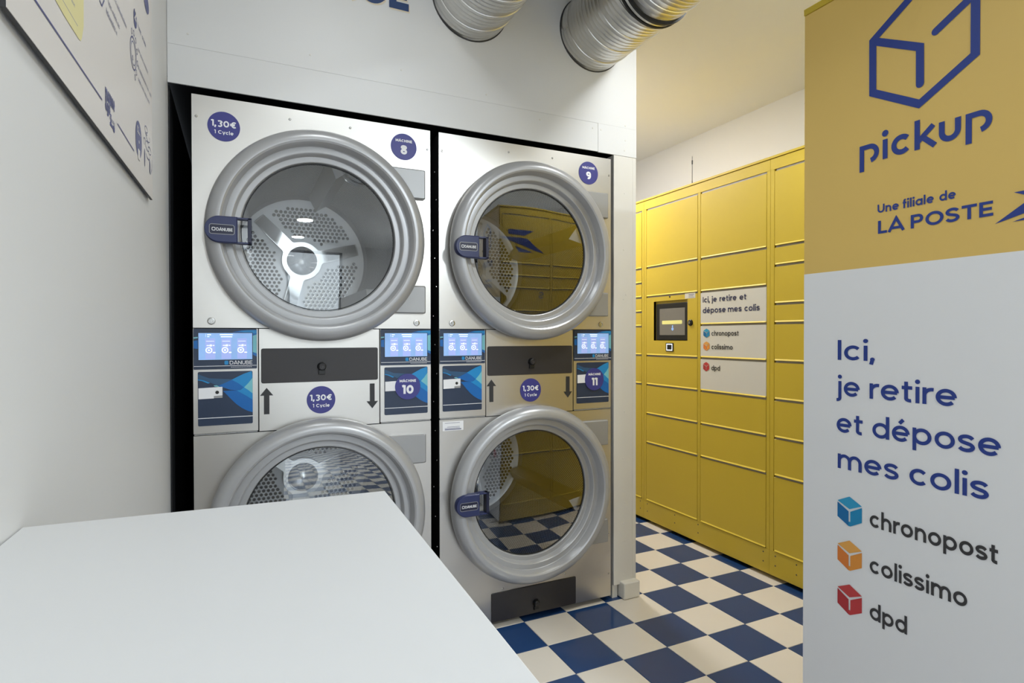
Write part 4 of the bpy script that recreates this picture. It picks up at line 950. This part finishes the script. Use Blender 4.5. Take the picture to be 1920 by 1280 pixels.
def textline(mb, p0, p1, hh, seed):
    """illegible small print: a row of little glyphs between two points"""
    rnd = random.Random(seed); a0, b0 = pq(*p0); a1, b1 = pq(*p1); n = max(4, int((a1 - a0) / (hh * .62)))
    for i in range(n):
        if rnd.random() < .14: continue
        a = a0 + (a1 - a0) * i / n; wv = (a1 - a0) / n * .74
        z = b0; 
        if rnd.random() < .5: mb.ribbon(PF, arc(a + wv / 2, z + hh * .3, wv * .42, hh * .30, 20, 330, 9), hh * .2, DP)
        else:
            mb.ribbon(PF, [(a + wv * .2, z), (a + wv * .2, z + hh * (.62 if rnd.random() < .6 else .95))], hh * .2, DP)
            mb.ribbon(PF, [(a + wv * .2, z + hh * .52), (a + wv * .8, z + hh * .5), (a + wv * .8, z)], hh * .18, DP)
def tline(p0, p1, hpx_, seed, mt, mb=None):
    m_ = MB(); a0, b0 = pq(*p0); hh = pq(p0[0], p0[1] - hpx_)[1] - b0
    a1, b1 = pq(*p1); textline(m_, p0, p1, hh, seed); return m_.build('small_print', mt, bd)
for i, (p0, p1, h_) in enumerate((((199, 24), (219, 68), 11), ((203, 8), (224, 55), 10), ((214, 0), (237, 58), 9), ((258, 50), (274, 96), 9), ((258, 92), (277, 142), 6),
                                  ((259, 128), (283, 178), 7), ((259, 150), (280, 194), 7), ((133, 2), (141, 26), 7))):
    tline(p0, p1, h_, 20 + i, (INKP2 if i not in (3,) else INKP))
MB().ribbon(PF, [pq(116, -1), pq(145, 49)], .0012, DP).build('rule_print', INKP2, bd)
def oval(u, v, ru, rv, mt, nm='badge_print'):
    a, b = pq(u, v); a2, _ = pq(u + ru, v); b2 = pq(u, v - rv)[1]
    return MB().disc(PF, a, b, abs(a2 - a), DP, 28, ry=abs(b2 - b)).build(nm, mt, bd), (a, b)
oval(253, 35, 2.9, 17, INKP); oval(274, 5, 4.6, 17, INKP); o, (a, b) = oval(259.7, 262, 5.6, 34, INKP)
tm = MB()
for k_ in range(4): tm.ribbon(PF, arc(a - .016 + .011 * k_, b + .020, .0042, .007, 20 + 90 * k_, 330, 9), .0026, DP * 2)
tm.fbox(PF, a - .010, a + .012, b - .045, b - .022, DP, DP * 2); tm.disc(PF, a, b - .005, .004, DP * 2, 8)
tm.build('badge_lettering', POST, bd)
a, b = pq(253, 39); write(MB(), PF, '2', a, b, .034, d=DP * 2, w=.16, align='c').build('badge_lettering', POST, bd)
# porthole icon with bubbles
a, b = pq(249.5, 100); r1 = abs(pq(249.5, 70)[1] - b)
ic = MB().lathe(PF, a, b, [(r1 * .90, DP), (r1, DP)], 32).lathe(PF, a, b, [(r1 * .66, DP), (r1 * .72, DP)], 32)
for u, v in ((246.5, 58), (250.5, 62), (254, 76), (256.5, 97), (257.5, 119), (255.5, 136), (253, 145)):
    a2, b2 = pq(u, v); ic.lathe(PF, a2, b2, [(r1 * .13, DP), (r1 * .19, DP)], 14)
a2, b2 = pq(248.5, 108); ic.lathe(PF, a2, b2, [(r1 * .10, DP), (r1 * .16, DP)], 12)
ic.build('porthole_print', INKP, bd)
ic = MB().ribbon(PF, [pq(186, 0), pq(190.5, 11), pq(195, 0)], .003, DP); ic.build('icon_print', INKP, bd)
lgm = MB()
a, b = pq(197, 184); a1, _ = pq(214.5, 205); write(lgm, PF, 'mousse', a, b, .040, d=DP, w=.19, width=a1 - a)
a, b = pq(197, 200); a1, _ = pq(206, 214); write(lgm, PF, '&go', a, b - .004, .034, d=DP, w=.19, width=a1 - a)
a, b = pq(207, 236); lgm.fbox(PF, a - .004, a + .018, b, b + .006, 0, DP).fbox(PF, a, a + .006, b, b + .022, 0, DP)
a, b = pq(213, 242); lgm.disc(PF, a, b, .007, DP, 12)
lgm.build('laundry_emblem', INKP, bd)
tline((205, 222), (215, 232), 8, 77, INKP2)
# scribbled machine-and-basket drawing at the lower right of the board
ic = MB()
for (u, v, ru, rv, t0, t1) in ((274, 245, 3.5, 9, 20, 300), (277, 258, 4, 9, 100, 400), (271, 265, 2.4, 8, 0, 260), (276, 274, 4, 10, 60, 330), (280, 283, 3, 8, 0, 360), (277, 292, 4, 7, 190, 380)):
    a, b = pq(u, v); ra = abs(pq(u + ru, v)[0] - a); rb = abs(pq(u, v - rv)[1] - b); ic.ribbon(PF, arc(a, b, ra * .8, rb * .8, t0, t1, 18), .0022, DP)
a, b = pq(271, 295); ic.disc(PF, a, b, .0055, DP, 14, ry=.022); a, b = pq(280.6, 313); ic.disc(PF, a, b, .006, DP, 14, ry=.018)
ic.ribbon(PF, [pq(281.5, 327), pq(284, 318), pq(284.5, 300)], .0022, DP)
ic.build('drawing_print', INKP, bd)

# ================================================================== WHITE COUNTER
ct = thing('folding_counter', 'white laminate folding counter standing against the left wall', 'counter', (-1.88, -1.6, 0))
ZC = .9455
A, B = Vector((-2.0765, -1.047)), Vector((-1.659, -1.0715)); dirn = Vector((WD.x, WD.y)) * -1.15
C_, D_ = B + Vector((-.0342, -1.15)), A + dirn
def slab(pts, z0, z1, mb=None):
    mb = mb or MB(); n = len(pts)
    return mb.add([(p[0], p[1], z0) for p in pts] + [(p[0], p[1], z1) for p in pts], [tuple(range(n))[::-1], tuple(range(n, 2 * n))] + [(i, (i + 1) % n, n + (i + 1) % n, n + i) for i in range(n)])
tp_ = slab([A, B, C_, D_], ZC - .028, ZC).build('counter_top', TABLE, ct)
bv = tp_.modifiers.new('bevel', 'BEVEL'); bv.width = .0015; bv.segments = 2
ex = (B - A).normalized(); ey = Vector((-ex.y, ex.x)) * -1
def inset(s, t): return A + (B - A) * s + (D_ - A) * t
for t0, t1 in ((.02, .045), (.955, .98)):
    slab([inset(.03, t0), inset(.95, t0), inset(.95, t1), inset(.03, t1)], 0.001, ZC - .028).build('side_panel', TABLE, ct)
slab([inset(.03, .045), inset(.07, .045), inset(.07, .955), inset(.03, .955)], .10, ZC - .028).build('back_panel', TABLE, ct)
slab([inset(.07, .045), inset(.94, .045), inset(.94, .955), inset(.07, .955)], .45, .472).build('shelf', TABLE, ct)
